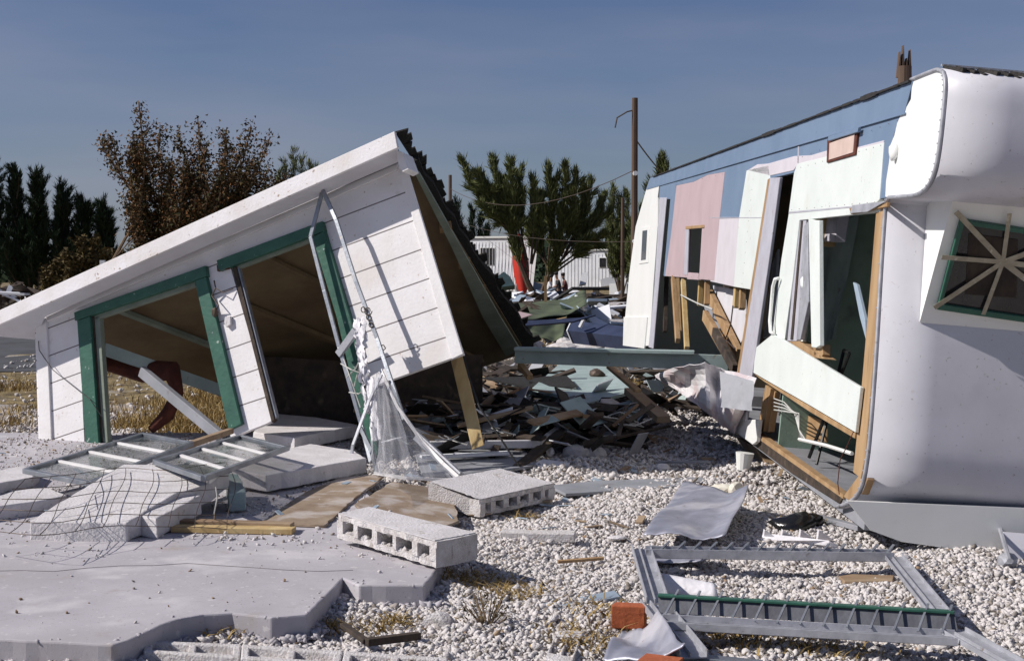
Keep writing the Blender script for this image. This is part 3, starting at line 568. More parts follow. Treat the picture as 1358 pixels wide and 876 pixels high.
# underframe, rotten floor edge
finish('floor_edge_beam', MB().prism([tp(1003, 574, -.02), tp(1118, 657, -.02), tp(1113, 668, -.02), tp(1050, 628, -.02), tp(999, 590, -.02)], W_ * .06), M['darkwood'], tr, bevel=.006)
finish('floor_edge_trim', MB().prism([tp(1003, 573, -.015), tp(1119, 656, -.015), tp(1118, 661, -.015), tp(1002, 579, -.015)], W_ * .05), M['wood'], tr)
side('corner_stud', [(1162, 276), (1174, 272), (1167, 380), (1156, 500), (1147, 608), (1141, 634), (1131, 626), (1140, 540), (1152, 400)], M['wood'], .008, .03, .005)
side('curved_gusset', [(1118, 658), (1131, 640), (1149, 616), (1150, 636), (1143, 654), (1130, 666)], M['wood'], .0, .04, .004)
side('door_jamb', [(1021, 236), (1034, 235), (1020, 340), (988, 558), (971, 552), (1005, 340)], M['jamb'], .04, .025, .005)
side('door_edge_strip', [(1018, 238), (1021, 236), (1005, 340), (971, 553), (968, 551), (1002, 340)], M['wood'], .04, .03, .002)
side('door_inner_jamb', [(1024, 350), (1031, 330), (1027, 400), (1022, 444), (1012, 448)], M['jamb'], -.06, .02)
side('lower_sill', [(971, 556), (1006, 556), (1003, 585), (998, 589), (969, 568)], M['t_white'], .02, .03)
# door handle loop on the mint wall
hd = MB().tube([tp(1033, 369, .03), tp(1028, 370, .05), tp(1025, 380, .05), tp(1021, 425, .05), tp(1022, 440, .05), tp(1027, 443, .03)], .013, 8)
finish('grab_handle', hd, M['t_white'], tr, smooth=True)
# small high window
hw = side('high_window', [(1097, 185), (1137, 171), (1134, 205), (1096, 216)], M['cloth'], .022, .02)
side('pane', [(1100, 190), (1133, 178), (1131, 202), (1099, 212)], mat('pink_board', (.62, .48, .42), .7), .026, .01, 0, parent=hw)
side('hood', [(1098, 181), (1138, 169), (1137, 175), (1098, 187)], M['t_blue'], .04, .02, parent=hw)
# far end window
side('window_trim', [(850, 302), (861, 300), (859, 348), (847, 350)], M['t_white'], .022, .01)
side('window_pane', [(852, 306), (858, 305), (856, 344), (850, 345)], M['dark_glass'], .026, .01, 0)
side('pink_window_trim', [(909, 300), (933, 298), (933, 302), (909, 304)], M['wood'], .02, .015)
side('pink_window_trim', [(909, 303), (913, 303), (911, 364), (907, 364)], M['jamb'], .014, .015)
side('drip_moulding', [(857, 250), (1199, 149), (1199, 151.5), (857, 251.5)], M['t_blue'], .02, .01, .001)
side('wall_seam', [(1046, 281), (1160, 270.5), (1160, 272), (1046, 283)], M['jamb'], .013, .01, 0)
side('cap_seam', [(1197, 150), (1250, 134), (1250, 135.5), (1197, 151.5)], M['jamb'], .004, .01, 0)
finish('marker_lamp', MB().chunk(tp(1186, 202, .02), (.03, .03, .045), 8), M['t_white'], tr, smooth=True)
side('panel_joint', [(1058, 194), (1059.5, 194), (1059, 218), (1057.5, 218)], M['jamb'], .010, .01, 0)
side('panel_joint', [(942, 288), (1022, 288), (1022, 289), (942, 289)], M['jamb'], .0125, .01, 0)
nl = MB()
for (x0_, y0_, x1_, y1_, n_) in ((1000, 224, 984, 376, 12), (940, 374, 994, 384, 9), (1062, 222, 1168, 193, 12), (1050, 278, 1160, 268, 12), (886, 363, 940, 370, 8), (1008, 463, 1030, 450, 4), (1045, 458, 1136, 514, 11), (905, 243, 958, 231, 7), (1064, 208, 1190, 160, 12)):
    for k in range(n_): nl.chunk(tp(x0_ + (x1_ - x0_) * k / (n_ - 1), y0_ + (y1_ - y0_) * k / (n_ - 1), .0125), (.002, .0035, .0035), 1, n=1)
tag(finish('nail_heads', nl, M['wire'], tr), None, None, None, 'stuff')
# roof edge tar and ragged trim
tm = MB()
for i in range(70):
    t = i / 70; x = 866 + (1206 - 866) * t; y = 234.5 + (108 - 234.5) * t
    a, b = tp(x, y - .2, .02), tp(x + 6, y - 2.4, .02); tm.beam(a, b, .02, .008 + .008 * rnd.random() + (.012 if .42 < t < .46 or .80 < t < .86 else 0))
finish('roof_edge_tar', tm, M['tar'], tr)
tf = MB()
for i in range(44):
    w0 = .02 + i * .055; a, b = T(pf0[2][0] - .005, u_top + .012, w0), T(pf0[3][0], u_top - .006 - .02 * rnd.random(), w0 + .07)
    tf.beam(a, b, .03 + .02 * rnd.random(), .012 + .012 * rnd.random())
finish('peeling_seam', tf, M['tar'], tr)
finish('seam_lip', MB().beam(T(pf0[2][0] - .01, u_top + .02, 0), T(pf0[2][0] - .01, u_top + .02, TW), .02, .01), M['alu2'], tr)
# big window opening: sashes and posts
side('window_sash', [(1060, 292), (1069, 291), (1056, 452), (1044, 452)], M['jamb'], .0, .03, .003)
side('window_sash', [(1062, 293), (1064, 293), (1051, 450), (1048, 450)], M['darkwood'], .006, .01, 0)
side('window_post', [(1072, 290), (1080, 292), (1086, 292), (1087, 458), (1082, 461), (1076, 460)], M['t_mint'], .03, .03, .004)
side('window_post', [(1066, 300), (1071, 294), (1072, 400), (1061, 450), (1057, 450)], M['alu2'], .02, .03)
side('splintered_post_foot', [(1078, 458), (1091, 456), (1091, 470), (1088, 476), (1085, 468), (1080, 472)], M['wood'], .0, .05)
side('broken_sill', [(1040, 453), (1060, 452), (1095, 476), (1078, 474)], M['wood'], .0, .07, .003)
side('hanging_sash', [(1131, 374), (1136, 377), (1147, 424), (1148, 450), (1140, 420)], M['steel_blue'], -.1, .02)
side('header_splinter', [(1126, 276), (1176, 268), (1176, 274), (1166, 276), (1128, 284)], M['wood'], .03, .02)
side('torn_header_tin', [(1130, 272), (1160, 268), (1174, 267), (1150, 281), (1127, 283)], M['alu2'], .04, .006)
# interior fittings
finish('overhead_cabinet', MB().prism([T(2.0, u_top - .35, .05), T(2.0, u_top - .35, .20), T(2.0, u_top - .85, .20), T(2.0, u_top - .85, .05)], L_ * .4), M['post'], tr, bevel=.01)
finish('hanging_shelf', MB().prism([T(1.7, u_top - .30, .14), T(1.7, u_top - .30, .22), T(1.7, u_top - .82, .19), T(1.7, u_top - .82, .12)], L_ * .3), M['jamb'], tr, bevel=.006)
fs = MB()
fs.tube([T(1.6, u_fl + .02, .12), T(1.9, u_fl + .75, .30)], .012, 6).tube([T(1.9, u_fl + .02, .14), T(1.6, u_fl + .75, .26)], .012, 6).tube([T(1.6, u_fl + .75, .26), T(1.9, u_fl + .75, .30)], .012, 6)
finish('folding_stand', fs, M['blackwire'], tr)
lp = MB().chunk(T(1.9, u_fl + 1.15, .02), (.05, .05, .08), 5).tube([T(1.9, u_fl + 1.1, .02), T(1.9, u_fl + .9, .03), T(1.95, u_fl + .5, .04)], .02, 6)
finish('broken_lamp', lp, M['t_mint'], tr)
rs = random.Random(5)
for i, (l, w0, h) in enumerate(((1.2, 1.9, .85), (2.3, 1.8, .9), (3.4, 1.7, .9))):
    finish('base_cabinet', MB().prism([T(l, u_fl, w0), T(l, u_fl, TW - .05), T(l, u_fl + h, TW - .05), T(l, u_fl + h, w0)], L_ * .8), M['t_in'], tr, bevel=.01)
curtain('hanging_curtain', (T(2.3, u_top - .8, .12), T(2.3, u_top - .6, .42)), (T(2.25, u_fl + .75, .2), T(2.3, u_fl + .8, .34)), M['palegreen'], tr, amp=.04)
# bits under the fallen side panel
side('stud', [(1015, 510), (1022, 515), (1012, 572), (1004, 572)], M['wood'], -.03, .05)
side('stud', [(1024, 516), (1028, 519), (1020, 572), (1016, 574)], M['wood'], -.06, .04)
side('plywood_scrap', [(1040, 533), (1058, 545), (1094, 558), (1094, 586), (1060, 582), (1040, 574)], M['wood'], -.25, .02)
finish('white_conduit', MB().tube([tp(1060, 582, -.06), tp(1095, 590, -.08), tp(1130, 601, -.08)], .012, 6), M['t_white'], tr)
for k in range(4):
    finish('torn_wiring', MB().tube([tp(1026, 528 + 5 * k, -.06), tp(1040, 533 + 4 * k, -.04 + .02 * k), tp(1054 + 2 * k, 548, -.05), tp(1060, 570, -.05), tp(1060 + 3 * k, 584, -.08)], .005, 5), M['wire_l'], tr)
finish('torn_wiring', MB().tube([tp(1132, 572, .02), tp(1124, 590, .02), tp(1114, 610, .02), tp(1111, 640, .02), tp(1113, 655, .01)], .003, 5), M['cloth'], tr)
# torn bay of studs between the pink panel and the door jamb
for (a, b, wd, mm, dp) in (((893, 368), (899, 452), .07, 'wood', .0), ((906, 372), (911, 462), .06, 'post', -.02), ((898, 370), (901, 440), .05, 'wood', -.2), ((884, 367), (882, 440), .06, 'darkwood', -.1),
                           ((930, 372), (928, 405), .07, 'post', -.1), ((938, 374), (937, 404), .06, 'wood', -.05), ((941, 390), (980, 470), .10, 'wood', -.1), ((935, 418), (978, 492), .10, 'wood', -.02),
                           ((948, 440), (975, 490), .08, 'darkwood', .04), ((978, 380), (976, 408), .09, 'post', -.05), ((985, 384), (984, 410), .06, 'wood', -.05), ((962, 380), (990, 440), .05, 'darkwood', -.3)):
    finish('broken_stud', MB().beam(tp(*a, dp), tp(*b, dp), wd, .05, W_), M[mm], tr, bevel=.004)
side('torn_wallboard', [(944, 378), (975, 384), (988, 392), (990, 440), (982, 455), (962, 420)], M['soffit'], -.15, .015)
side('torn_wallboard', [(930, 400), (950, 395), (962, 430), (948, 440)], M['lino'], -.25, .015)
finish('torn_wiring', MB().tube([tp(903, 391, .02), tp(925, 402, .05), tp(945, 410, .03)], .008, 5), M['wire_l'], tr)
finish('torn_wiring', MB().tube([tp(972, 405, .04), tp(969, 430, .05), tp(962, 450, .05), tp(975, 462, .05)], .006, 5), M['wire'], tr)
side('door_frame_strip', [(875, 262), (884, 262), (873, 380), (866, 462), (860, 460), (868, 380)], M['jamb'], .016, .012)
side('lower_rear_skirt', [(827, 420), (858, 420), (854, 462), (826, 458)], M['t_white'], .03, .02)
# front: angled window bay
def fpl(u): 
    us = [p[1] for p in pf0]; ls = [p[0] for p in pf0]
    for i in range(14, len(pf0) - 1):
        if us[i] >= u >= us[i + 1]: t = (us[i] - u) / (us[i] - us[i + 1]); return ls[i] + (ls[i + 1] - ls[i]) * t
    return ls[14]
fp = PL(1222, 428, (C0, L_)) - C0; w1, us_ = float(np.dot(fp, W_)), float(np.dot(fp, U_)); ut_ = pf0[13][1] + .005
lt_ = pf0[9][0] + .03; lb_ = fpl(us_) - .012; lr_ = fpl(ut_) - .004
pb_ = PL(1265, 268, (C0 + W_ * w1, W_)) - C0; lt_ = float(np.dot(pb_, L_))
print('bay', w1, us_, ut_, lt_, lb_)
bay = MB()
p = [T(lb_, us_, w1), T(lr_ + .0, ut_ + .03, w1), T(lt_, ut_ + .03, w1)]
q2 = [T(lb_, us_, TW - .25), T(lr_, ut_ + .03, TW - .25), T(lt_, ut_ + .03, TW - .25)]
bay.add(p + q2, [(0, 1, 2), (3, 5, 4), (0, 2, 5, 3), (1, 4, 5, 2), (0, 3, 4, 1)])
finish('window_bay', bay, M['t_white'], tr)
bn = unit(np.cross(p[2] - p[0], q2[0] - p[0])); bn = bn if bn[1] < 0 else -bn
bpl = (p[0], bn)
def bp_(x, y, off=0): return PL(x, y, (bpl[0] + bn * off, bn))
def inset(poly, d):
    c = sum(poly) / len(poly); return [a + (c - a) * d for a in poly]
wq = [bp_(1272, 288), bp_(1470, 318), bp_(1452, 438), bp_(1241, 407)]
fo = MB()
wi = [bp_(1277, 295), bp_(1462, 323), bp_(1445, 430), bp_(1248, 400)]
for i in range(4):
    j = (i + 1) % 4; fo.prism([wq[i] + bn * .03, wq[j] + bn * .03, wi[j] + bn * .03, wi[i] + bn * .03], -bn * .03)
fw = finish('front_window', fo, M['green'], tr, bevel=.004)
finish('pane', MB().prism([x + bn * .012 for x in wi], -bn * .01), M['dark_glass'], fw)
ctr = bp_(1330, 347, .02)
for (x, y, w_) in ((1268, 281, .028), (1339, 283, .022), (1249, 341, .026), (1239, 408, .027), (1304, 417, .022), (1410, 318, .03), (1400, 400, .03), (1430, 360, .03)):
    e = bp_(x, y, .036); finish('tape_strip', MB().beam(ctr + bn * .004 * rnd.random(), e, w_, .002, bn), M['tape'], fw)
finish('curtain', MB().prism([bp_(1285, 310, .016), bp_(1350, 318, .016), bp_(1348, 395, .016), bp_(1280, 390, .016)], -bn * .003), mat('dim_curtain', (.05, .035, .025), .8, (.02, .015, .012), 12, stretch=(1, 1, .1)), fw)
finish('seam_strip', MB().beam(T(fpl(us_) - .006, us_ - .01, .03), T(fpl(us_) - .006, us_ - .01, TW), .008, .012), M['t_white'], tr)
# skirt under the nose
skp = (T(.0, 0, 0), L_)
def sk(x, y): return PL(x, y, skp)
finish('nose_skirt', MB().prism([sk(1124, 664), sk(1155, 703), sk(1196, 718), sk(1320, 735), sk(1520, 760), sk(1520, 680)], L_ * .03), M['t_white'], tr)
finish('skirt_flap', MB().prism([sk(1322, 700) - L_ * .1, sk(1420, 708) - L_ * .1, sk(1420, 760) - L_ * .25, sk(1345, 742) - L_ * .25, sk(1316, 722) - L_ * .2], L_ * .01), M['t_front'], tr)
# crumpled side skin lying under the torn bay
def interp(pl_, t):
    k = (len(pl_) - 1) * t; a = min(int(k), len(pl_) - 2); f_ = k - a; return [pl_[a][c] + (pl_[a + 1][c] - pl_[a][c]) * f_ for c in range(3)]
topl = [(869, 497, .50), (900, 485, .42), (935, 481, .30), (962, 490, .16), (1004, 502, .03)]; botl = [(871, 500, .50), (905, 523, .34), (938, 546, .22), (956, 562, .14), (974, 575, .08)]
cm = MB(); vs = []; nn_, mm_ = 20, 8; rc = random.Random(3)
for j in range(mm_ + 1):
    for i in range(nn_ + 1):
        t_ = j / mm_; a = interp(topl, i / nn_); b = interp(botl, i / nn_); fold = .035 * math.sin(math.pi * t_) * math.sin(i * .8) + .03 * math.sin(t_ * 5 + i * .3)
        vs.append(tp(a[0] + (b[0] - a[0]) * t_, a[1] + (b[1] - a[1]) * t_, a[2] + (b[2] - a[2]) * t_ + fold * min(1, i / 8)) + U_ * rc.uniform(-.008, .008))
cm.add(vs, [(j * (nn_ + 1) + i, j * (nn_ + 1) + i + 1, (j + 1) * (nn_ + 1) + i + 1, (j + 1) * (nn_ + 1) + i) for j in range(mm_) for i in range(nn_)])
o = finish('crumpled_skin', cm, M['crumple'], tr); o.modifiers.new('s', 'SOLIDIFY').thickness = .006
curtain('hanging_tin', (tp(955, 492, .3), tp(1000, 505, .1)), (tp(957, 540, .3), tp(998, 545, .12)), M['lino'], tr, n=10, nv=6, amp=.02, jag=.003)
# supports
finish('pier', MB().prism([tp(976, 580, -.1), tp(1001, 592, -.1), G(1006, 626, -.02) + W_ * .1, G(978, 604, -.02) + W_ * .1], W_ * .3), M['wood_x'], tr, bevel=.008)
for l0 in (.8, 3.0, 6.5, 10.5):
    p0 = T(l0, u_fl - .10, 1.5); finish('block_pier', MB().prism([(p0[0] - .2, p0[1] - .2, -.05), (p0[0] + .2, p0[1] - .2, -.05), (p0[0] + .2, p0[1] + .2, -.05), (p0[0] - .2, p0[1] + .2, -.05)], (0, 0, p0[2] + .05)), M['block'], tr)
bk = MB().tube([G(989, 626, 0) + (0, .12, 0), D(988, 600, G(989, 626)[1] + .12)], [.05, .07], 14); tag(finish('paint_bucket', bk, M['t_white'], smooth=False), 'dirty white bucket under the trailer floor edge', 'bucket')

# teal beam from the cabin to the trailer
bmz = MB().beam(D(683, 471, 12.6), D(966, 481, 12.35), .05, .135); bmz.beam(D(683, 462, 12.58), D(921, 467, 12.37), .16, .03)
tag(finish('painted_beam', bmz, M['palegreen'], bevel=.004), 'long pale blue green beam lying between the cabin roof and the trailer', 'beam')

# ------------------------------------------------------------------ concrete pieces
def slab(name, label, cat, pts, th, m='conc_l', bevel=.008, group=None, sub=True):
    P_ = [G(x, y, z) for x, y, z in pts]
    A = np.array(P_); c_ = A.mean(0); nn = np.linalg.svd(A - c_)[2][2]
    P_ = [PL(x, y, (c_, nn)) for x, y, z in pts]
    mb = MB(); n = len(P_); rr = random.Random(len(label))
    # roughened broken outline
    ring = []
    for i in range(n):
        a, b = P_[i], P_[(i + 1) % n]; k = max(1, int(np.linalg.norm(b - a) / .07))
        for j in range(k):
            p = a + (b - a) * j / k
            if sub and j: p = p + np.array([rr.uniform(-.008, .008), rr.uniform(-.008, .008), 0])
            ring.append(p)
    low = [p + np.array([rr.uniform(-.01, .01), rr.uniform(-.01, .01), -th]) if sub else p - np.array([0, 0, th]) for p in ring]
    k = len(ring); c = sum(ring) / k; cl = sum(low) / k
    nrm = np.zeros(3)
    for i in range(k): nrm += np.cross(ring[i], ring[(i + 1) % k])
    if nrm[2] < 0: ring = ring[::-1]; low = low[::-1]
    mb.add(ring + low, [tuple(range(k)), tuple(range(2 * k - 1, k - 1, -1))] + [(i, i + k, (i + 1) % k + k, (i + 1) % k) for i in range(k)])
    return tag(finish(name, mb, M[m], bevel=bevel), label, cat, group)
GR = 'broken concrete slabs around the patio'
slab('concrete_slab', 'large tilted concrete slab draped with wire mesh', 'slab', [(39, 690, .20), (168, 693, .20), (234, 653, .27), (281, 640, .30), (303, 620, .335), (281, 616, .34), (164, 615, .34), (103, 651, .27)], .11, group=GR)
slab('concrete_slab', 'small concrete block wedged under the mesh covered slab', 'slab', [(184, 683, .21), (207, 688, .21), (266, 656, .24), (242, 648, .26)], .11, group=GR)
slab('concrete_slab', 'pale slab at the left edge before the mesh covered slab', 'slab', [(-25, 664, .19), (20, 650, .19), (60, 645, .19), (89, 656, .18), (60, 662, .18), (-25, 674, .18)], .085, group=GR)
slab('concrete_slab', 'thin slab at the left edge behind the window frame', 'slab', [(-25, 628, .17), (30, 617, .17), (52, 624, .17), (44, 632, .17), (-25, 644, .17)], .07, group=GR)
slab('concrete_slab', 'wide flat concrete slab before the cabin doorway', 'slab', [(306, 622, .24), (345, 606, .24), (382, 594, .24), (411, 588, .24), (470, 597, .23), (486, 607, .22), (353, 630, .22)], .105, group=GR)
slab('concrete_slab', 'concrete doorstep slab inside the cabin doorway', 'slab', [(336, 572, .22), (362, 548, .22), (420, 553, .22), (474, 563, .22), (391, 580, .22)], .10, group=GR)
slab('concrete_slab', 'small teal painted concrete chunk beside the wide flat slab', 'slab', [(300, 627, .25), (316, 628, .25), (326, 652, .22), (303, 654, .22)], .11, 'teal_block', group=GR)
def hollow(name, label, quad, z, th, face, n, group):
    """slab made of cement blocks: face = index of the edge that shows the broken cores"""
    root = thing(name, label, 'block slab', G(*quad[0]), group)
    P_ = [G(x, y, zz) for (x, y), zz in zip(quad, z)]; P_[3] = PL(*quad[3], (P_[0], unit(np.cross(P_[1] - P_[0], P_[2] - P_[0])))); c = sum(P_) / 4
    up = np.array([0, 0, 1.0]); a, b = P_[face], P_[(face + 1) % 4]; d = unit(b - a); inn = unit(np.cross(up, d)); inn = inn if np.dot(inn, c - a) > 0 else -inn
    dep = .10
    mb = MB(); rr = random.Random(n)
    L = np.linalg.norm(b - a); c2, c3 = P_[(face + 2) % 4], P_[(face + 3) % 4]
    # solid back, and a front strip of webs leaving real holes
    mb.prism([a + inn * dep, b + inn * dep, c2, c3], -up * th)
    tt = th * .24
    def rough(p0, p1, t, zt):
        k = 22; ring = [p0 + (p1 - p0) * i / k + inn * (rr.uniform(-.006, .012)) for i in range(k + 1)]
        top = [r + up * (-zt) for r in ring] + [p1 + inn * dep - up * zt, p0 + inn * dep - up * zt]; mb.prism(top, -up * t)
    rough(a, b, tt, 0.0); rough(a + inn * .004, b + inn * .004, tt, th - tt)
    for i in range(n + 1):
        x0 = L * i / n; wv = (.035 if 0 < i < n else .05) * rr.uniform(.8, 1.5)
        p0 = a + d * max(0, x0 - wv / 2) if i < n else a + d * (L - wv); p1 = p0 + d * wv
        mb.prism([p0 - up * tt, p1 - up * tt, p1 + inn * dep - up * tt, p0 + inn * dep - up * tt], -up * (th - 2 * tt))
    for i in range(n):      # jagged crumbs that give each hole its broken outline
        for k in range(9):
            mb.chunk(a + d * (L * (i + rr.uniform(.08, .92)) / n) + inn * .03 - up * (tt if k % 2 else th - tt), (rr.uniform(.012, .026), .02, rr.uniform(.01, .02)), i * 7 + k, 1)
    finish('blocks', mb, M['block'], root)
    cc = sum(P_) / 4; tz = [p + (cc - p) * .012 + up * .001 for p in P_]; mid = []
    for i in range(4):
        e0, e1 = tz[i], tz[(i + 1) % 4]; kk = 16
        mid += [e0 + (e1 - e0) * k / kk + unit(cc - e0) * rr.uniform(0, .012) for k in range(kk)]
    finish('render_coat', MB().prism(mid, up * .004), M['conc_l'], root)
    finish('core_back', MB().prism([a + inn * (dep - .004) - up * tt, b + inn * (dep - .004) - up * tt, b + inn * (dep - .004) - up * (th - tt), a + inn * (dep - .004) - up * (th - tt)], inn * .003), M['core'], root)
    return root
GB = 'slabs of mortared cement blocks with open cores'
hollow('block_slab', 'upper cement block slab lying on gravel with small cores facing right', [(568, 639), (664, 621), (736, 641), (637, 663)], (.20, .22, .14, .15), .105, 2, 6, GB)
hollow('block_slab', 'lower cement block slab lying partly on patio with broken cores facing left', [(447, 681), (488, 672), (633, 707), (578, 718)], (.26, .26, .24, .24), .125, 3, 5, GB)
# kerb of buried hollow blocks
def kblock(label, pts, z, th, ncore=2):
    root = thing('kerb_block', label, 'cement block', G(*pts[0]), 'half buried cement blocks of the garden kerb')
    P_ = [G(x, y, z) for x, y in pts]; mb = MB(); rr = random.Random(int(pts[0][0]))
    up = np.array([0, 0, 1.0]); a, b, c, d = P_        # a-b near long edge, d-c far long edge
    def at(s_, t_): return (a * (1 - s_) + b * s_) * (1 - t_) + (d * (1 - s_) + c * s_) * t_
    ew = .2
    for (t0, t1) in ((0, ew), (1 - ew, 1)): mb.prism([at(0, t0), at(1, t0), at(1, t1), at(0, t1)], -up * th)
    xs_ = [0, .08] ; 
    for i in range(ncore + 1):
        s0 = i * (.92 / ncore); mb.prism([at(s0, ew), at(s0 + .08, ew), at(s0 + .08, 1 - ew), at(s0, 1 - ew)], -up * th)
    finish('block', mb, M['block'], root, bevel=.006)
    finish('core_fill', MB().prism([at(.04, .1), at(.96, .1), at(.96, .9), at(.04, .9)], -up * .01) if 0 else MB().prism([at(.04, ew * .9) - up * .035, at(.96, ew * .9) - up * .035, at(.96, 1 - ew * .9) - up * .035, at(.04, 1 - ew * .9) - up * .035], -up * .02), M['stone'], root)
kblock('cement kerb block farthest left beneath the curved patio edge', [(190, 863), (318, 871), (320, 853), (193, 848)], .04, .12)
kblock('cement kerb block second from left along the bottom edge', [(319, 872), (450, 880), (455, 862), (321, 853)], .045, .12)
kblock('cement kerb block third from left, touching the bottom edge', [(452, 880), (590, 890), (594, 871), (457, 862)], .045, .12)
kblock('cement kerb block at the bottom edge under the dark stick', [(596, 890), (724, 896), (722, 877), (598, 871)], .03, .12)
kblock('cement kerb block at the upper end of the diagonal kerb', [(570, 782), (652, 803), (668, 795), (592, 774)], .02, .10)
kblock('cement kerb block at the lower end of the diagonal kerb', [(653, 805), (737, 834), (758, 824), (672, 796)], .03, .10)
kblock('cement kerb block turning the corner beside the grey tin sheet', [(722, 872), (758, 880), (774, 836), (739, 834)], .045, .12)
def chunk(label, px, py, size, m='block', seed=1, z=0, name='concrete_chunk', cat='rubble'):
    p = G(px, py, z) + np.array([0, 0, size[2] * .55]); return tag(finish(name, MB().chunk(p, size, seed), M[m]), label, cat)
chunk('angular concrete chunk on gravel above the dark stick', 580, 836, (.075, .05, .05), seed=11)
chunk('small white block left of the pair of lumps in the shade', 765, 608, (.11, .07, .07), 'conc_l', 12)
chunk('rounded pale stone right of the small white block', 790, 608, (.08, .06, .06), 'stone', 13)
chunk('grey concrete lump at the edge of the dark debris', 795, 580, (.19, .12, .13), 'block', 14)
chunk('broken concrete block propped on the debris in shade', 807, 560, (.16, .12, .14), 'block', 15, .12)
chunk('white rubble lump on the shaded gravel by the trailer', 878, 622, (.05, .04, .03), 'conc_l', 16)
chunk('flat pale flake in the middle of the gravel', 818, 714, (.05, .03, .012), 'conc_l', 17)

# ------------------------------------------------------------------ loose window sashes and mesh on the slabs
def sash(label, corners, zs, nbar, group='louvred window sashes lying on the patio'):
    root = thing('window_sash', label, 'window frame', G(*corners[0]), group); P_ = [G(x, y, z) for (x, y), z in zip(corners, zs)]
    mb = MB()
    for i in range(4): mb.beam(P_[i], P_[(i + 1) % 4], .035, .03)
    finish('frame', mb, M['alu'], root, bevel=.003)
    for i in range(nbar):
        t = (i + 1) / (nbar + 1); a = P_[0] * (1 - t) + P_[1] * t; b = P_[3] * (1 - t) + P_[2] * t
        finish('bar', MB().beam(a, b, .028, .014), M['white_wood'], root)
    finish('pane', MB().prism([P_[0] * .98 + P_[2] * .02 - (0, 0, .004), P_[1] * .98 + P_[3] * .02 - (0, 0, .004), P_[2] * .98 + P_[0] * .02 - (0, 0, .004), P_[3] * .98 + P_[1] * .02 - (0, 0, .004)], (0, 0, -.004)), M['glass'], root)
    return root
sash('aluminium window sash with white bars below the cabin window', [(33, 624), (190, 576), (254, 588), (118, 641)], (.25, .32, .34, .27), 3)
sash('aluminium window sash with broken glass beside the wide flat slab', [(206, 612), (318, 579), (381, 594), (270, 634)], (.36, .36, .34, .36), 3)
finish_s = tag(finish('timber_batten', MB().beam(G(238, 594, .30), G(306, 571, .32), .05, .04), M['wood_x'], bevel=.003), 'short pale batten beneath the cabin wall between the two sashes', 'timber')
wmz = MB(); rw = random.Random(9)
def meshpt(s_, t_):      # sagging sheet of fencing wire over the tilted slab
    ax = [(-30, 690), (300, 705)]; x = -30 + 330 * s_ + 60 * t_ * (1 - s_); y = (701 + 5 * math.sin(s_ * 6)) * (1 - t_) + (632 - 18 * s_) * t_
    z = .212 + .14 * t_ + .012 * math.sin(5 * s_ + 2 * t_) + (.03 if s_ < .3 else 0) + (-.06 * max(0, s_ - .8) * 5 * (1 - t_))
    return G(x + 4 * math.sin(7 * t_ + 3 * s_), y + 3 * math.sin(9 * s_ + t_), max(z, .12))
for i in range(9):
    s0 = i / 8 + rw.uniform(-.01, .01); wmz.tube([meshpt(s0 + .03 * math.sin(3 * k / 10), k / 10) for k in range(11)], .0022, 5)
for k in range(6):
    wmz.tube([meshpt(i / 16, k / 5 + .015 * math.sin(i)) for i in range(17)], .0022, 5)
tag(finish('wire_mesh', wmz, M['wire']), 'rusty wire fence mesh draped over the tilted slab', 'wire mesh')
tag(finish('bent_wire', MB().tube([G(286, 645, .34), G(288, 660, .28), G(284, 680, .2), G(284, 692, .12)], .004, 5), M['wire_l']), 'pale wire hanging beside the small teal chunk', 'wire')

# ------------------------------------------------------------------ boards and sheets on the ground
def board(name, label, cat, pts, th, m, bevel=.003, sub=False):
    return slab(name, label, cat, pts, th, m, bevel, None, sub)
tag(finish('timber_plank', MB().beam(G(235, 692, .13), G(388, 697, .13), .07, .035), M['wood_x'], bevel=.003), 'upper pale plank along the patio below the wide slab', 'timber')
tag(finish('timber_plank', MB().beam(G(230, 700, .118), G(390, 703, .118), .09, .03), M['post'], bevel=.003), 'lower yellow plank along the patio below the wide slab', 'timber')
board('plywood_sheet', 'weathered brown plywood sheet between the two block slabs and patio', 'plywood', [(346, 692, .118), (404, 652, .118), (452, 632, .118), (512, 628, .118), (470, 660, .118), (430, 696, .118)], .015, 'ply', sub=True)
board('plywood_sheet', 'splintered plywood sheet under the upper block slab', 'plywood', [(470, 668, .12), (520, 638, .12), (600, 650, .10), (608, 690, .05), (590, 697, .05), (500, 688, .12)], .015, 'ply', sub=True)
board('tin_strip', 'long thin grey strip lying in front of the shaded debris', 'metal strip', [(728, 643, .045), (790, 637, .045), (930, 632, .04), (938, 637, .04), (880, 646, .04), (750, 654, .045)], .02, 'lino')
tag(finish('timber_beam', MB().beam(G(664, 709, .03), G(763, 711, .03), .11, .05), M['block'], bevel=.006), 'short grey beam half sunk in the gravel right of block slab', 'timber')
board('metal_strip', 'short flat teal grey strip left of the orange brick', 'metal strip', [(716, 800, .04), (815, 782, .04), (823, 790, .04), (728, 809, .04)], .012, 'steel_blue')
st = MB().beam(G(455, 828, .03), G(486, 850, .05), .03, .02).beam(G(486, 851, .05), G(556, 842, .04), .035, .03)
tag(finish('dark_stick', st, M['darkwood'], bevel=.004), 'dark rotten stick with a bent end on the gravel', 'stick')
tag(finish('wood_scrap', MB().prism([G(1112, 763, .03), G(1130, 760, .04), G(1186, 762, .04), G(1184, 769, .04), G(1120, 770, .03)], (0, 0, -.03)), M['wood_x'], bevel=.004), 'flat brown wood scrap inside the aluminium frame', 'wood scrap')
tag(finish('brick', MB().prism([G(810, 802, .12), G(856, 804, .12), G(858, 799, .12), G(816, 797, .12)], (0, 0, -.10)), M['brick'], bevel=.006), 'orange brick standing at the left of aluminium frame', 'brick')
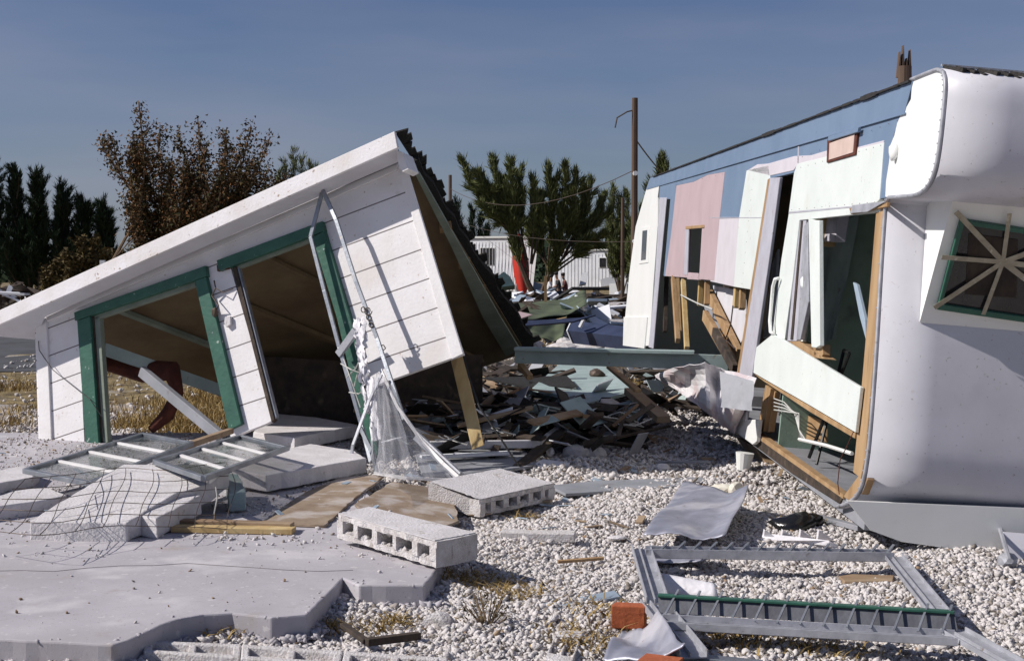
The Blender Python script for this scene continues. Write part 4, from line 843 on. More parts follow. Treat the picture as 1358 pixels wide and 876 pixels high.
tag(finish('paper_scrap', MB().chunk(G(958, 648, .03), (.09, .06, .03), 31).chunk(G(976, 648, .04), (.05, .05, .045), 32), M['paper']), 'crumpled white and yellow paper above the galvanised sheet', 'paper')
bgm = MB().chunk(G(1050, 694, .06), (.13, .10, .075), 41).chunk(G(1070, 692, .05), (.09, .07, .07), 42)
tag(finish('plastic_bag', bgm, M['black'], smooth=True), 'shiny black plastic bag on gravel beneath the trailer', 'bag')
tag(finish('timber_offcut', MB().beam(G(1078, 684, .04), G(1142, 700, .05), .05, .03), M['lino'], bevel=.003), 'grey timber offcut beside the black plastic bag', 'timber')
ex = random.Random(21)
for k, (px, py, w_, h_, m_, lb, nm, ct) in enumerate(((700, 664, .16, .05, 'wood_x', 'short splintered stick right of the upper block slab', 'stick', 'stick'), (838, 655, .10, .04, 'steel_blue', 'small bent tin flake near the long grey strip', 'tin_flake', 'metal scrap'),
        (770, 742, .12, .03, 'wood', 'thin raw wood sliver on the open gravel', 'stick', 'stick'), (1222, 748, .14, .03, 'wood_x', 'grey wood sliver on gravel below the trailer nose', 'stick', 'stick'), (905, 612, .20, .05, 'lino', 'small grey board in the shade beside the bucket', 'board', 'board'),
        (25, 664, .25, .05, 'wood_x', 'weathered lath at the left edge among slabs', 'timber', 'timber'))):
    a = ex.uniform(-.5, .5); p = G(px, py, .13 if px < 100 else .03); dv = np.array([math.cos(a), math.sin(a), .05]) * w_
    tag(finish(nm, MB().beam(p - dv, p + dv, h_, .015), M[m_], bevel=.002), lb, ct)
# curled galvanised sheets
def sheet(name, label, quad, zs, m, curl=.05, n=22, seed=1, cat='metal sheet'):
    P_ = [G(x, y, z) for (x, y), z in zip(quad, zs)]; mb = MB(); vs = []; rr = random.Random(seed)
    for j in range(n + 1):
        for i in range(n + 1):
            s_, t_ = i / n, j / n; p = (P_[0] * (1 - s_) + P_[1] * s_) * (1 - t_) + (P_[3] * (1 - s_) + P_[2] * s_) * t_
            p = p + np.array([0, 0, curl * (math.sin(3.2 * s_ + seed) * .5 + math.sin(5 * t_ + 2 * s_) * .3) + (curl * 1.6 * max(0, s_ - .75) * 3) + curl * .5 * abs(math.sin(2.3 * s_ + 3.7 * t_ + seed)) + curl * .25 * abs(math.sin(7 * s_ - 4 * t_ + seed * 2)) + rr.uniform(-.002, .002)]); vs.append(p)
    mb.add(vs, [(j * (n + 1) + i, j * (n + 1) + i + 1, (j + 1) * (n + 1) + i + 1, (j + 1) * (n + 1) + i) for j in range(n) for i in range(n)])
    o = finish(name, mb, m, smooth=True); so = o.modifiers.new('s', 'SOLIDIFY'); so.thickness = .006; return tag(o, label, cat)
sheet('metal_sheet', 'large curled galvanised sheet behind the aluminium frame', [(853, 720), (962, 722), (992, 657), (906, 646)], (.06, .08, .16, .06), M['galv'], .045)
sheet('metal_sheet', 'grey tin sheet with rounded outline at the bottom edge', [(800, 876), (908, 880), (872, 830), (824, 838)], (.05, .09, .10, .05), M['galv'], .04, seed=3)
sheet('metal_sheet', 'torn pale sheet poking under the upper frame rail', [(856, 745), (945, 752), (950, 738), (858, 735)], (.03, .03, .05, .04), M['galv'], .02, seed=5)
rl = MB(); vs = []
for j in range(9):
    for i in range(11):
        t = i / 10; a = math.pi * (j / 8); c = G(880, 790, 0) * (1 - t) + G(952, 797, 0) * t; r_ = .06 + .025 * (1 - t)
        vs.append(c + np.array([0, math.cos(a) * r_ + .08, .0 + math.sin(a) * r_]))
rl.add(vs, [(j * 11 + i, j * 11 + i + 1, (j + 1) * 11 + i + 1, (j + 1) * 11 + i) for j in range(8) for i in range(10)])
o = finish('rolled_sheet', rl, M['plastic'], smooth=True); o.modifiers.new('s', 'SOLIDIFY').thickness = .006; tag(o, 'white half rolled sheet on gravel inside the aluminium frame', 'metal sheet')
ft_ = MB()
ft_.prism([G(1008, 716, .03), G(1012, 706, .06), G(1100, 716, .06), G(1112, 722, .03)], (0, 0, -.03))
for i in range(4): ft_.prism([G(1012 + 24 * i, 716, .02), G(1014 + 24 * i, 702, .09), G(1034 + 24 * i, 716, .03)], (0, .04, 0))
tag(finish('fluted_strip', ft_, M['plastic'], bevel=.003), 'fluted white strip lying behind the upper frame rail', 'plastic strip')

# aluminium jalousie frame, bottom right
jf = thing('jalousie_frame', 'large aluminium window frame with louvre clips lying on the gravel', 'window frame', G(1060, 800))
def chan(name, a, b, wd, ht, za=.06, zb=.06, m='alu2', th=.006, lip=True):
    p0, p1 = G(*a, za), G(*b, zb); d = unit(p1 - p0); s_ = unit(np.cross(d, [0, 0, 1])); up = np.array([0, 0, 1.0]); mb = MB()
    mb.beam(p0, p1, wd, th)
    for k in (-1, 1): mb.beam(p0 + s_ * k * (wd / 2 + th / 2) + up * (ht / 2), p1 + s_ * k * (wd / 2 + th / 2) + up * (ht / 2), th, ht)
    mb.beam(p0 + s_ * wd * .12 + up * ht * .4, p1 + s_ * wd * .12 + up * ht * .4, th, ht * .7)
    return finish(name, mb, M[m], jf, bevel=.001)
chan('upper_rail', (856, 737), (1184, 742), .075, .045, .09, .09)
chan('lower_rail', (876, 828), (1268, 850), .12, .03, .09, .09)
chan('left_jamb', (850, 728), (872, 800), .085, .03, .10, .10)
chan('left_jamb', (866, 802), (920, 872), .10, .03, .10, .07)
chan('right_jamb', (1184, 738), (1250, 820), .085, .02, .10, .10)
chan('right_jamb', (1264, 838), (1352, 888), .10, .02, .10, .08)
gp = (G(874, 818, .09), G(1270, 842, .09))
finish('clip_channel', MB().prism([gp[0] + (0, .04, .075), gp[1] + (0, .04, .075), gp[1] + (0, .0, .02), gp[0] + (0, .0, .02)], (0, .006, 0)), M['alu_d'], jf)
finish('green_gasket', MB().beam(gp[0] + (0, .045, .082), gp[1] + (0, .045, .082), .035, .012), M['green'], jf, bevel=.003)
for i in range(13):
    t = (i + .4) / 13; p0 = gp[0] * (1 - t) + gp[1] * t
    finish('louvre_clip', MB().beam(p0 + (-.02, -.05, .02), p0 + (.05, .055, .105), .009, .005), M['alu'], jf)
up_ = (G(862, 733, .1), G(1182, 738, .1))
for i in range(15):
    t = (i + .5) / 15; p0 = up_[0] * (1 - t) + up_[1] * t
    finish('louvre_clip', MB().beam(p0 + (0, -.035, .015), p0 + (.06, .03, .055), .012, .006), M['alu'], jf)
tag(finish('metal_rail', MB().beam(G(908, 872, .05), G(1010, 882, .05), .06, .03), M['alu'], bevel=.002), 'loose aluminium rail at the bottom edge beside the frame', 'metal rail')
tag(finish('painted_board', MB().beam(G(850, 874, .1), G(900, 880, .1), .12, .02), M['brick'], bevel=.003), 'rust coloured board at the bottom edge on the tin sheet', 'board')
wd_ = MB().tube([G(1316, 716, .0) + (0, -.05, .16), G(1334, 740, .1) + (0, -.05, .0)], .012, 6).chunk(G(1337, 744, .05), (.05, .05, .04), 3)
tag(finish('broken_fitting', wd_, M['alu2']), 'broken metal fitting with a stick below the trailer nose', 'fitting')
# weed
wv = MB(); rw = random.Random(2); wb = G(645, 842)
for i in range(26):
    a = rw.uniform(0, 6.28); h = rw.uniform(.05, .17); r_ = rw.uniform(.02, .10); e = wb + np.array([math.cos(a) * r_, math.sin(a) * r_, h]); wv.tube([wb, (wb + e) / 2 + (0, 0, .01), e], .0025, 4)
wroot = thing('dry_weed', 'dry brown weed with small leaves between the kerb blocks', 'weed', wb); finish('stem', wv, M['bark_l'], wroot)
lv = MB()
for i in range(260):
    a = rw.uniform(0, 6.28); r_ = .11 * math.sqrt(rw.random()); p = wb + np.array([math.cos(a) * r_, math.sin(a) * r_, rw.uniform(.01, .17)]); s_ = .008
    q_ = [p + np.array([rw.uniform(-s_, s_), rw.uniform(-s_, s_), rw.uniform(-s_, s_)]) * 1.4 for _ in range(3)]; lv.add(q_, [(0, 1, 2)])
finish('leaves', lv, M['brush_leaf'], wroot)

# ------------------------------------------------------------------ debris in the shade between the two wrecks
def dboard(name, label, cat, a, b, ya, yb, wd, ht, m, up=(0, 0, 1)):
    return tag(finish(name, MB().beam(D(*a, ya), D(*b, yb), wd, ht, up), M[m], bevel=.004), label, cat)
tag(finish('torn_board', MB().prism([G(741, 483, .36), G(813, 484, .36), G(840, 518, .34), G(779, 534, .28), G(706, 514, .32)], (0, 0, -.03)), M['palegreen']), 'pale mint wall panel lying flat below the long beam', 'panel')
tag(finish('torn_board', MB().prism([G(655, 508, .2), G(700, 500, .28), G(707, 520, .22), G(690, 534, .12)], (0, 0, -.02)), M['palegreen']), 'small torn mint panel in the shade behind the post', 'panel')
tag(finish('torn_board', MB().prism([G(700, 520, .2), G(742, 514, .2), G(768, 540, .1), G(776, 552, .05), G(735, 536, .1)], (0, 0, -.02)), M['palegreen']), 'torn triangular mint scrap at the front of the debris', 'panel')
tag(finish('roofing_scrap', MB().prism([G(640, 500, .32), G(752, 498, .38), G(766, 512, .34), G(700, 512, .3)], (0, 0, -.02)), M['shingle']), 'black roofing scrap lying on top of the shaded debris', 'roofing')
dboard('timber_board', 'brown board slanting down under the long beam toward the trailer', 'timber', (808, 486), (846, 518), 12.9, 12.2, .06, .03, 'wood')
dboard('timber_board', 'dark broken board slanting into the hollow beside the trailer', 'timber', (836, 518), (880, 556), 12.6, 11.8, .12, .06, 'wood_x')
dboard('timber_board', 'rusty post bent outward at the rear of the debris below beam', 'timber', (690, 484), (703, 500), 12.6, 12.3, .05, .05, 'wood')
dboard('timber_board', 'grey plank lying across the floor behind the block slab', 'timber', (570, 590), (715, 588), 10.9, 11.1, .05, .06, 'soffit')
dboard('timber_board', 'grey plank end turned back at a corner of shaded debris', 'timber', (714, 590), (742, 568), 11.1, 12.0, .05, .06, 'soffit')
dboard('timber_board', 'long thin pale plank in front of the shaded floor', 'timber', (560, 606), (676, 600), 10.6, 10.9, .12, .02, 'bg_white')
dboard('timber_board', 'dark plank lying diagonally at the foot of black cable', 'timber', (684, 622), (745, 572), 10.4, 11.6, .09, .03, 'darkwood')
dboard('timber_board', 'dark red broken board in the middle of debris', 'timber', (690, 552), (744, 540), 12.0, 12.3, .2, .03, 'wood_x')
board('floor_sheet', 'dull grey floor sheet lying behind the torn screen', 'panel', [(560, 628, .07), (548, 596, .07), (690, 588, .07), (712, 616, .06), (640, 628, .06)], .02, 'lino')
board('floor_sheet', 'dark board sheet spread under the cabin wall corner', 'panel', [(520, 560, .10), (540, 530, .2), (690, 545, .2), (705, 562, .12), (600, 580, .10)], .02, 'lino')
board('white_dish', 'flat white scrap on the gravel edge of the debris', 'panel', [(708, 614, .06), (720, 608, .06), (756, 613, .05), (750, 620, .04), (718, 620, .05)], .01, 'plastic')
chunk('small white bottle cap shaped lump beside the dark plank', 729, 602, (.035, .035, .035), 'plastic', 55, .05, 'plastic_jar', 'jar')
chunk('broken machine part on the mint panel below the long beam', 793, 500, (.09, .08, .06), 'wire', 56, .32, 'machine_part', 'machine part')
rr = random.Random(12)
# the heap itself: a lumpy sheet of felt and dirt, then boards of many kinds on it
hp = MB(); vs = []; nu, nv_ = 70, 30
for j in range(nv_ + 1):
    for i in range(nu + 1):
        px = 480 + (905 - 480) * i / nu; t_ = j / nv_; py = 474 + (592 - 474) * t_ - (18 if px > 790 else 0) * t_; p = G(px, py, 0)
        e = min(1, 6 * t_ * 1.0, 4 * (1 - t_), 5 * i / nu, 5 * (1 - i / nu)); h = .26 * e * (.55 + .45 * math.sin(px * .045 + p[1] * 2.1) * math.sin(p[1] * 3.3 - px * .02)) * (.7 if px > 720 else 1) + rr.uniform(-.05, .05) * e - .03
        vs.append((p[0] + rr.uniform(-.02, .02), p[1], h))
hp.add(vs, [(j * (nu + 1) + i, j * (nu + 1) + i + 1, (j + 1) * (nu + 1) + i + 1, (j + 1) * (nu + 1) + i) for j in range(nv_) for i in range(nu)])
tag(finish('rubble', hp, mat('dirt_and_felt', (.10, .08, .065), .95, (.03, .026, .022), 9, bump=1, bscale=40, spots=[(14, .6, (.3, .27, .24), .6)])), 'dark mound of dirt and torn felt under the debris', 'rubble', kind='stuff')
kinds = [('darkwood', 420, 'splintered dark boards'), ('wood_x', 60, 'raw broken laths'), ('palegreen', 60, 'torn mint wallboard scraps'), ('bg_white', 120, 'torn white wallboard scraps'), ('shingle', 120, 'curled black roofing scraps'), ('lino', 110, 'grey floor covering scraps')]
for mm, cnt, lb in kinds:
    rb = MB()
    for i in range(cnt):
        px = rr.uniform(505, 925); py = rr.uniform(486, 590)
        if (px > 850 and py > 540) or (728 < px < 850 and 478 < py < 534 and rr.random() < .93) or (py > 562 and rr.random() < .5): continue
        z = .30 * rr.random() * (1 if py < 560 else .5) + .04; p = G(px, py, z); a = rr.uniform(0, 3.14)
        thin = mm in ('darkwood', 'wood_x'); L = rr.uniform(.15, .95) if thin else rr.uniform(.08, .3)
        dv = np.array([math.cos(a) * L / 2, math.sin(a) * L / 2, rr.uniform(-.10, .10)])
        rb.beam(p - dv, p + dv, rr.uniform(.02, .13) if thin else rr.uniform(.06, .26), rr.uniform(.01, .03) if thin else .008, (rr.uniform(-.6, .6), rr.uniform(-.6, .6), 1))
    tag(finish('rubble', rb, M[mm]), lb + ' in the shaded heap between the wrecks', 'rubble', kind='stuff')
wr = MB()
for i in range(26):
    px = rr.uniform(540, 900); py = rr.uniform(500, 580); p = G(px, py, .25); pts = [p]
    for k in range(5): pts.append(pts[-1] + np.array([rr.uniform(-.15, .15), rr.uniform(-.12, .12), rr.uniform(-.06, .06)]))
    wr.tube(pts, .005, 4)
tag(finish('tangled_wire', wr, M['wire_l']), 'tangled pale wiring through the shaded heap', 'wiring', kind='stuff')
rb = MB()
for i in range(90):
    px = rr.uniform(560, 1140); py = rr.uniform(560, 700); p = G(px, py, .02); a = rr.uniform(0, 3.14); L = rr.uniform(.03, .14); dv = np.array([math.cos(a) * L / 2, math.sin(a) * L / 2, rr.uniform(-.01, .02)])
    rb.beam(p - dv, p + dv, rr.uniform(.01, .05), rr.uniform(.004, .012), (rr.uniform(-.3, .3), rr.uniform(-.3, .3), 1))
tag(finish('rubble', rb, M['wood_x']), 'small wood splinters scattered on the gravel', 'rubble', kind='stuff')
rb = MB()
for i in range(60):
    px = rr.uniform(0, 1100); py = rr.uniform(600, 700); p = G(px, py, .02 if px > 600 else .12); a = rr.uniform(0, 3.14); L = rr.uniform(.03, .12); dv = np.array([math.cos(a) * L / 2, math.sin(a) * L / 2, rr.uniform(-.01, .02)])
    rb.beam(p - dv, p + dv, rr.uniform(.01, .06), rr.uniform(.004, .008), (rr.uniform(-.3, .3), rr.uniform(-.3, .3), 1))
tag(finish('rubble', rb, M['steel_blue']), 'small pale scraps of tin and paint scattered about', 'rubble', kind='stuff')

# ------------------------------------------------------------------ middle distance
def upan(name, label, cat, poly, base, m, yaw=0, tilt=20, th=.05, z=0):
    pl = tplane(base[0], base[1], None, yaw, tilt, z); return tag(finish(name, MB().prism([PL(x, y, pl) for x, y in poly], -pl[1] * th), M[m]), label, cat)
sheet('felt_roof_panel', 'upper olive green felt covered roof panel fallen in the far lot', [(684, 427), (778, 421), (777, 397), (662, 402)], (.42, .42, .62, .62), M['olive'], .13, 18, 4, 'roof panel')
sheet('felt_roof_panel', 'lower olive green felt roof panel just behind the cabin roof', [(702, 458), (746, 457), (752, 428), (686, 433)], (.0, .02, .35, .35), M['olive'], .10, 18, 7, 'roof panel')
upan('dark_scrap', 'dark sheet between the two olive roof panels', 'metal sheet', [(684, 426), (770, 421), (790, 417), (760, 426), (690, 432)], (720, 452), 'navy', 0, 60, .03, .3)  # dark sheet filling the gap between the panels
upan('plaster_scrap', 'pinkish white torn board on the upper olive panel', 'board', [(673, 414), (690, 413), (706, 417), (690, 422), (678, 424)], (700, 450), 't_pink', 0, 50, .02, .35)
tag(finish('thin_lath', MB().beam(D(708, 431, 25), D(750, 422, 25.5), .06, .04), M['post']), 'light lath lying over the dark sheet', 'timber')
cb = thing('overturned_cabinet', 'dark blue overturned cabinet with one pale end near the trailer', 'cabinet', G(785, 458))
e0, e1, e2, e3 = D(752, 438, 24), D(758, 425, 24.3), D(769, 434, 24.2), D(759, 455, 24)
vec = D(850, 462, 23.2) - D(764, 452, 24)
finish('carcass', MB().prism([e0, e1, e2, e3], vec), M['navy'], cb); finish('end_panel', MB().prism([e0 - (0, .03, 0), e1 - (0, .03, 0), e2 - (0, .03, 0), e3 - (0, .03, 0)], -unit(vec) * .02), M['bg_white'], cb)
tag(finish('tap', MB().tube([D(769, 434, 23.8), D(774, 424, 23.8), D(775, 423, 23.8)], .035, 6), M['bg_white']), 'small pale pipe standing on the overturned cabinet', 'pipe')
upan('concrete_footing', 'pale broken footing left of the trailer far end', 'footing', [(782, 423), (826, 423), (826, 440), (800, 440), (786, 432)], (800, 445), 'block', 0, 30, .3)
upan('cement_block_stack', 'low stack of grey cement blocks left of the trailer', 'blocks', [(807, 401), (828, 401), (828, 411), (807, 411)], (815, 424), 'block', 20, 0, .5)
upan('white_appliance', 'white box shaped appliance standing left of the trailer', 'appliance', [(808, 376), (831, 376), (831, 397), (808, 395)], (815, 398), 'bg_white', 25, 0, .7)
upan('blue_hull_panel', 'pale blue broken panel with a slot in the far debris', 'panel', [(693, 370), (722, 377), (721, 388), (692, 383)], (705, 400), 'steel_blue', 10, 35, .1)
upan('white_hull_panel', 'white broken panel with dark slot beside the blue one', 'panel', [(727, 378), (758, 381), (772, 388), (776, 397), (740, 396), (728, 391)], (750, 402), 'bg_white', 10, 35, .1)
upan('slot_shadow_strip', 'dark strip across the white broken panel', 'strip', [(732, 383), (746, 385), (745, 388), (731, 386)], (740, 402.4), 'navy', 10, 35, .03)
upan('canvas_hood', 'dark teal canvas hood lying at the left of the debris', 'canvas', [(652, 382), (660, 366), (668, 360), (676, 366), (683, 378)], (665, 402), 'teal_d', 0, 20, .5)
upan('curved_tin', 'curved white sheet behind the teal canvas hood', 'metal sheet', [(676, 360), (690, 359), (703, 369), (688, 371), (680, 380)], (690, 398), 'bg_white', 0, 30, .06)
upan('fallen_siding', 'brown edged siding piece left of the teal hood', 'panel', [(644, 361), (660, 360), (655, 376), (646, 378)], (650, 398), 'jamb', 0, 30, .06)
upan('white_lawn_chair', 'folded white lawn chair near the far right trailer', 'chair', [(772, 362), (780, 360), (777, 376), (768, 378)], (775, 399), 'bg_white', 0, 30, .12)
upan('white_water_tank', 'long rounded white tank beside the far right trailer', 'tank', [(796, 371), (803, 368), (815, 367), (822, 364), (822, 374), (812, 378), (797, 380)], (810, 397), 'bg_white', 0, 10, .8)
upan('pale_board', 'pale board leaning near the white appliance', 'board', [(775, 390), (790, 387), (786, 396), (772, 396)], (780, 402), 'bg_white', 0, 40, .06)
pf = MB().tube([D(733, 399, 36), D(759, 382.5, 36), D(808, 382.5, 36)], .05, 6); tag(finish('pipe_frame', pf, M['blackwire']), 'bent black pipe frame in front of the far debris', 'pipe')
tag(finish('short_post', MB().beam(D(723.5, 400, 34), D(723.5, 366, 34), .07, .07), M['wood']), 'short wooden post among the far debris', 'post')
rb = MB()
cols = [('steel_blue', 70), ('darkwood', 150), ('bg_white', 110)]
for k, (mm, cnt) in enumerate(cols):
    rb = MB()
    for i in range(cnt):
        px = rr.uniform(640, 838); Y = rr.uniform(30, 52); z = rr.random() ** 2 * .5; p = D(px, 400, Y); p[2] = z
        a = rr.uniform(0, 3.14); L = rr.uniform(.3, 1.3); dv = np.array([math.cos(a) * L / 2, math.sin(a) * L / 2, rr.uniform(-.25, .25)])
        rb.beam(p - dv, p + dv, rr.uniform(.08, .5), rr.uniform(.02, .1), (rr.uniform(-.6, .6), rr.uniform(-.6, .6), 1))
    tag(finish('rubble', rb, M[mm]), ['bluish', 'dark', 'whitish'][k] + ' wreckage heaped before the far trailers', 'rubble', kind='stuff')
for k, (mm, cnt) in enumerate((('bg_white', 40), ('darkwood', 60))):
    rb = MB()
    for i in range(cnt):
        px = rr.uniform(-40, 60); Y = rr.uniform(38, 60); p = D(px, 400, Y); p[2] = rr.random() ** 2 * .7; a = rr.uniform(0, 3.14); L = rr.uniform(.3, 1.6); dv = np.array([math.cos(a) * L / 2, math.sin(a) * L / 2, rr.uniform(-.3, .3)])
        rb.beam(p - dv, p + dv, rr.uniform(.08, .5), rr.uniform(.03, .1), (rr.uniform(-.6, .6), rr.uniform(-.6, .6), 1))
    tag(finish('rubble', rb, M[mm]), ['whitish', 'dark'][k] + ' wreckage under the left row of pines', 'rubble', kind='stuff')
# olive / soil mounds behind pieces
mw = MB()
for i in range(30):
    px = rr.uniform(640, 700) if i % 2 else rr.uniform(740, 830); Y = rr.uniform(24, 30); p = D(px, 440, Y); p[2] = .05; mw.chunk(p, (rr.uniform(.1, .35), rr.uniform(.1, .3), rr.uniform(.05, .18)), i)
tag(finish('rubble', mw, M['block']), 'broken masonry lumps around the olive roof panels', 'rubble', kind='stuff')

# far trailers
def far_trailer(label, x0, x1, ytop0, ytop1, Yd, wins, m='bg_white', slant=0):
    base = D((x0 + x1) / 2, 400, Yd); base[2] = 0
    r = thing('mobile_home', label, 'mobile home', base, 'mobile homes across the far lot')
    sk2 = (x1 - x0) * Yd / F * .22
    def yy(x): return Yd + sk2 * (1 - 2 * (x - x0) / (x1 - x0))
    a, b = D(x0, ytop0, yy(x0)), D(x1, ytop1, yy(x1)); b[2] = a[2]; a0, b0 = a.copy(), D(x1 - slant, ytop1, yy(x1)); a0[2] = .4; b0[2] = .4
    finish('body', MB().prism([a, b, b0, a0], (0, 2.6, 0)), M[m], r)
    finish('roof', MB().prism([a + (-.05, -.08, .02), b + (.05, -.08, .02), b + (.05, 2.7, .02), a + (-.05, 2.7, .02)], (0, 0, .07)), M['t_white'], r)
    rb_ = MB(); n = int((x1 - x0) / 4.5)
    for i in range(1, n): p = a + (b0 + (0, 0, a[2] - .4) - a) * i / n; p[2] = 0; rb_.beam(p + (0, -.008, .45), p + (0, -.008, a[2] - .15), .03, .012)
    finish('ribbing', rb_, M['bg_white'], r)
    for (wx0, wy0, wx1, wy1, n_) in wins:
        f_ = finish('window', MB().prism([D(wx0, wy0, yy(wx0) - .04), D(wx1, wy0, yy(wx1) - .04), D(wx1, wy1, yy(wx1) - .04), D(wx0, wy1, yy(wx0) - .04)], (0, .05, 0)), M['t_white'], r)
        for k in range(n_):
            u0 = wx0 + (wx1 - wx0) * (k + .1) / n_; u1 = wx0 + (wx1 - wx0) * (k + .9) / n_
            finish('pane', MB().prism([D(u0, wy0 + 1, yy(u0) - .07), D(u1, wy0 + 1, yy(u1) - .07), D(u1, wy1 - 1, yy(u1) - .07), D(u0, wy1 - 1, yy(u0) - .07)], (0, .02, 0)), M['dark_glass'], f_)
    for k in range(3):
        pz = base + np.array([(-1 + k) * 1.2, 1, 0]); finish('pier', MB().prism([pz + (-.15, 0, 0), pz + (.15, 0, 0), pz + (.15, .3, 0), pz + (-.15, .3, 0)], (0, 0, .41)), M['block'], r)
    return r
far_trailer('pale mobile home with one dark window behind the red surfboard', 560, 714, 317, 317, 58, [(635, 328, 657, 352, 1)], slant=8)
far_trailer('long ribbed mobile home with triple windows behind the people', 735, 850, 333, 332, 66, [(794, 341, 824, 355, 3)])
sb = MB(); n = 15; vs = []
for i in range(n):
    t = i / (n - 1); wv_ = .36 * math.sin(math.pi * min(1, (.02 + t * .93))) ** .55 * (1 - .25 * t); c = D(694 - 7 * t, 398, 56.3); c[2] = .35 + t * 2.4; c[1] += .35 * t
    vs += [c + (-wv_, 0, 0), c + (0, -.06, 0), c + (wv_, 0, 0), c + (0, .05, 0)]
sb.add(vs, [(i * 4 + k, i * 4 + (k + 1) % 4, (i + 1) * 4 + (k + 1) % 4, (i + 1) * 4 + k) for i in range(n - 1) for k in range(4)] + [(3, 2, 1, 0), tuple((n - 1) * 4 + k for k in range(4))])
tag(finish('surfboard', sb, M['red'], smooth=True), 'tall red surfboard standing against the far mobile home', 'surfboard')

# people
def person(label, px, Yd, shirt, face=1, s=1.0):
    b = D(px, 400, Yd); b[2] = 0; r = thing('person', label, 'person', b)
    def sk_(name, pts, edges, rad, m, par):
        me = bpy.data.meshes.new(name); me.from_pydata([(x * s, y * s, z * s) for x, y, z in pts], edges, []); o = bpy.data.objects.new(name, me); C.objects.link(o); o.parent = par
        o.modifiers.new('skin', 'SKIN'); LOC[o.name] = b
        for v, rr_ in zip(me.skin_vertices[0].data, rad): v.radius = (rr_ * s, rr_ * s)
        me.skin_vertices[0].data[0].use_root = True
        u = o.modifiers.new('sub', 'SUBSURF'); u.levels = 1; u.render_levels = 1; me.materials.append(m); return o
    f = face
    pts = [(0, 0, .75), (.02 * f, 0, 1.0), (.06 * f, 0, 1.25), (.09 * f, 0, 1.42), (.12 * f, 0, 1.5), (.14 * f, -.02, 1.62), (.0, -.18, 1.3), (.12 * f, -.26, 1.08), (.3 * f, -.22, .98), (.0, .18, 1.3), (.12 * f, .26, 1.08), (.3 * f, .2, .98),
           (0, -.1, .72), (.06 * f, -.13, .4), (.0, -.13, .06), (.12 * f, -.13, .03), (0, .1, .72), (.1 * f, .13, .4), (.08 * f, .13, .06), (.2 * f, .13, .03)]
    ed = [(0, 1), (1, 2), (2, 3), (3, 4), (4, 5), (2, 6), (6, 7), (7, 8), (2, 9), (9, 10), (10, 11), (0, 12), (12, 13), (13, 14), (14, 15), (0, 16), (16, 17), (17, 18), (18, 19)]
    sk_('body', pts, ed, [.14, .13, .15, .06, .055, .105, .055, .045, .035, .055, .045, .035, .085, .06, .045, .035, .085, .06, .045, .035], M['skin'], r)
    sk_('shirt', [pts[0], pts[1], pts[2], (.08 * f, 0, 1.36), pts[6], pts[7], pts[9], pts[10]], [(0, 1), (1, 2), (2, 3), (2, 4), (4, 5), (2, 6), (6, 7)], [.17, .16, .18, .09, .075, .06, .075, .06], shirt, r)
    sk_('trousers', [(0, 0, .8), pts[12], pts[13], (0, -.13, .12), pts[16], pts[17], (.08 * f, .13, .12)], [(0, 1), (1, 2), (2, 3), (0, 4), (4, 5), (5, 6)], [.165, .105, .08, .065, .105, .08, .065], M['jeans'], r)
    hm = MB().chunk(b + np.array([.12 * f, 0.03, 1.68]) * s, (.12 * s, .12 * s, .09 * s), 3); finish('hair', hm, M['hair'], r, smooth=True)
person('person in a white shirt standing among the far debris', 728, 52, M['shirt_w'], 1, .66)
person('person in dark clothes bending beside the white shirted person', 741, 51, M['shirt_d'], -1, .72)
person('person in a maroon top at the right of the three', 750, 51, M['shirt_r'], -1, .7)

# poles and wires
def upole(label, px, ytop, Yd, r_, lean=0, m='pole', jag=False, name='utility_pole', extra=False):
    t = D(px, ytop, Yd); b = t.copy(); b[2] = -.1; b[0] -= lean
    root = thing(name, label, 'pole', (b[0], b[1], 0)); mb = MB()
    mb.tube([b, b * .6 + t * .4, t], r_ * 1.15, 10, r_ * .9)
    if jag:
        for k in range(4): mb.prism([t + (-r_ * .9 + k * r_ * .45, 0, -.1), t + (-r_ * .42 + k * r_ * .45, 0, -.1), t + (-r_ * .6 + k * r_ * .45, 0, (.14, .20, .08, .16)[k])], (0, .08, 0))
    finish('pole', mb, M[m], root)
    if extra:
        finish('bracket', MB().tube([t + (0, 0, -.3), t + (-.2, -.05, -.35), t + (-.45, -.05, -.5), t + (-.5, -.05, -.75)], .02, 6), M['wire'], root)
        for dz in (-1.9, -3.6, -4.3): finish('insulator', MB().tube([t + (.0, -.1, dz), t + (.0, -.3, dz)], .06, 8), M['bg_white'], root)
    return t
t1 = upole('tall brown utility pole left of the trailer roof', 842, 130, 36, .082, extra=True)
t2 = upole('distant thin utility pole beyond the cabin roof', 597, 232, 62, .08)
t3 = upole('slim pole standing between pine and trailer far end', 826, 262, 46, .06)
t4 = upole('broken splintered pole top rising behind the trailer roof', 1200, 88, 13.5, .072, jag=True, name='broken_pole')
def wire(label, a, b, sag, r_=.012, n=14):
    pts = [a + (b - a) * i / n - np.array([0, 0, 4 * sag * (i / n) * (1 - i / n)]) for i in range(n + 1)]
    tag(finish('overhead_wire', MB().tube(pts, r_, 5), M['wire']), label, 'wire')
wire('overhead wire running down from tall pole behind the trailer', t1 + (0, 0, -1.0), D(900, 250, 45), .1, .02)
wire('upper sagging wire between the thin distant pole and tall pole', t2 + (0, 0, -.6), t1 + (0, 0, -1.8), .8, .011)
wire('lower sagging wire between the thin distant pole and tall pole', t2 + (0, 0, -1.9), t1 + (0, 0, -3.6), .3, .007)

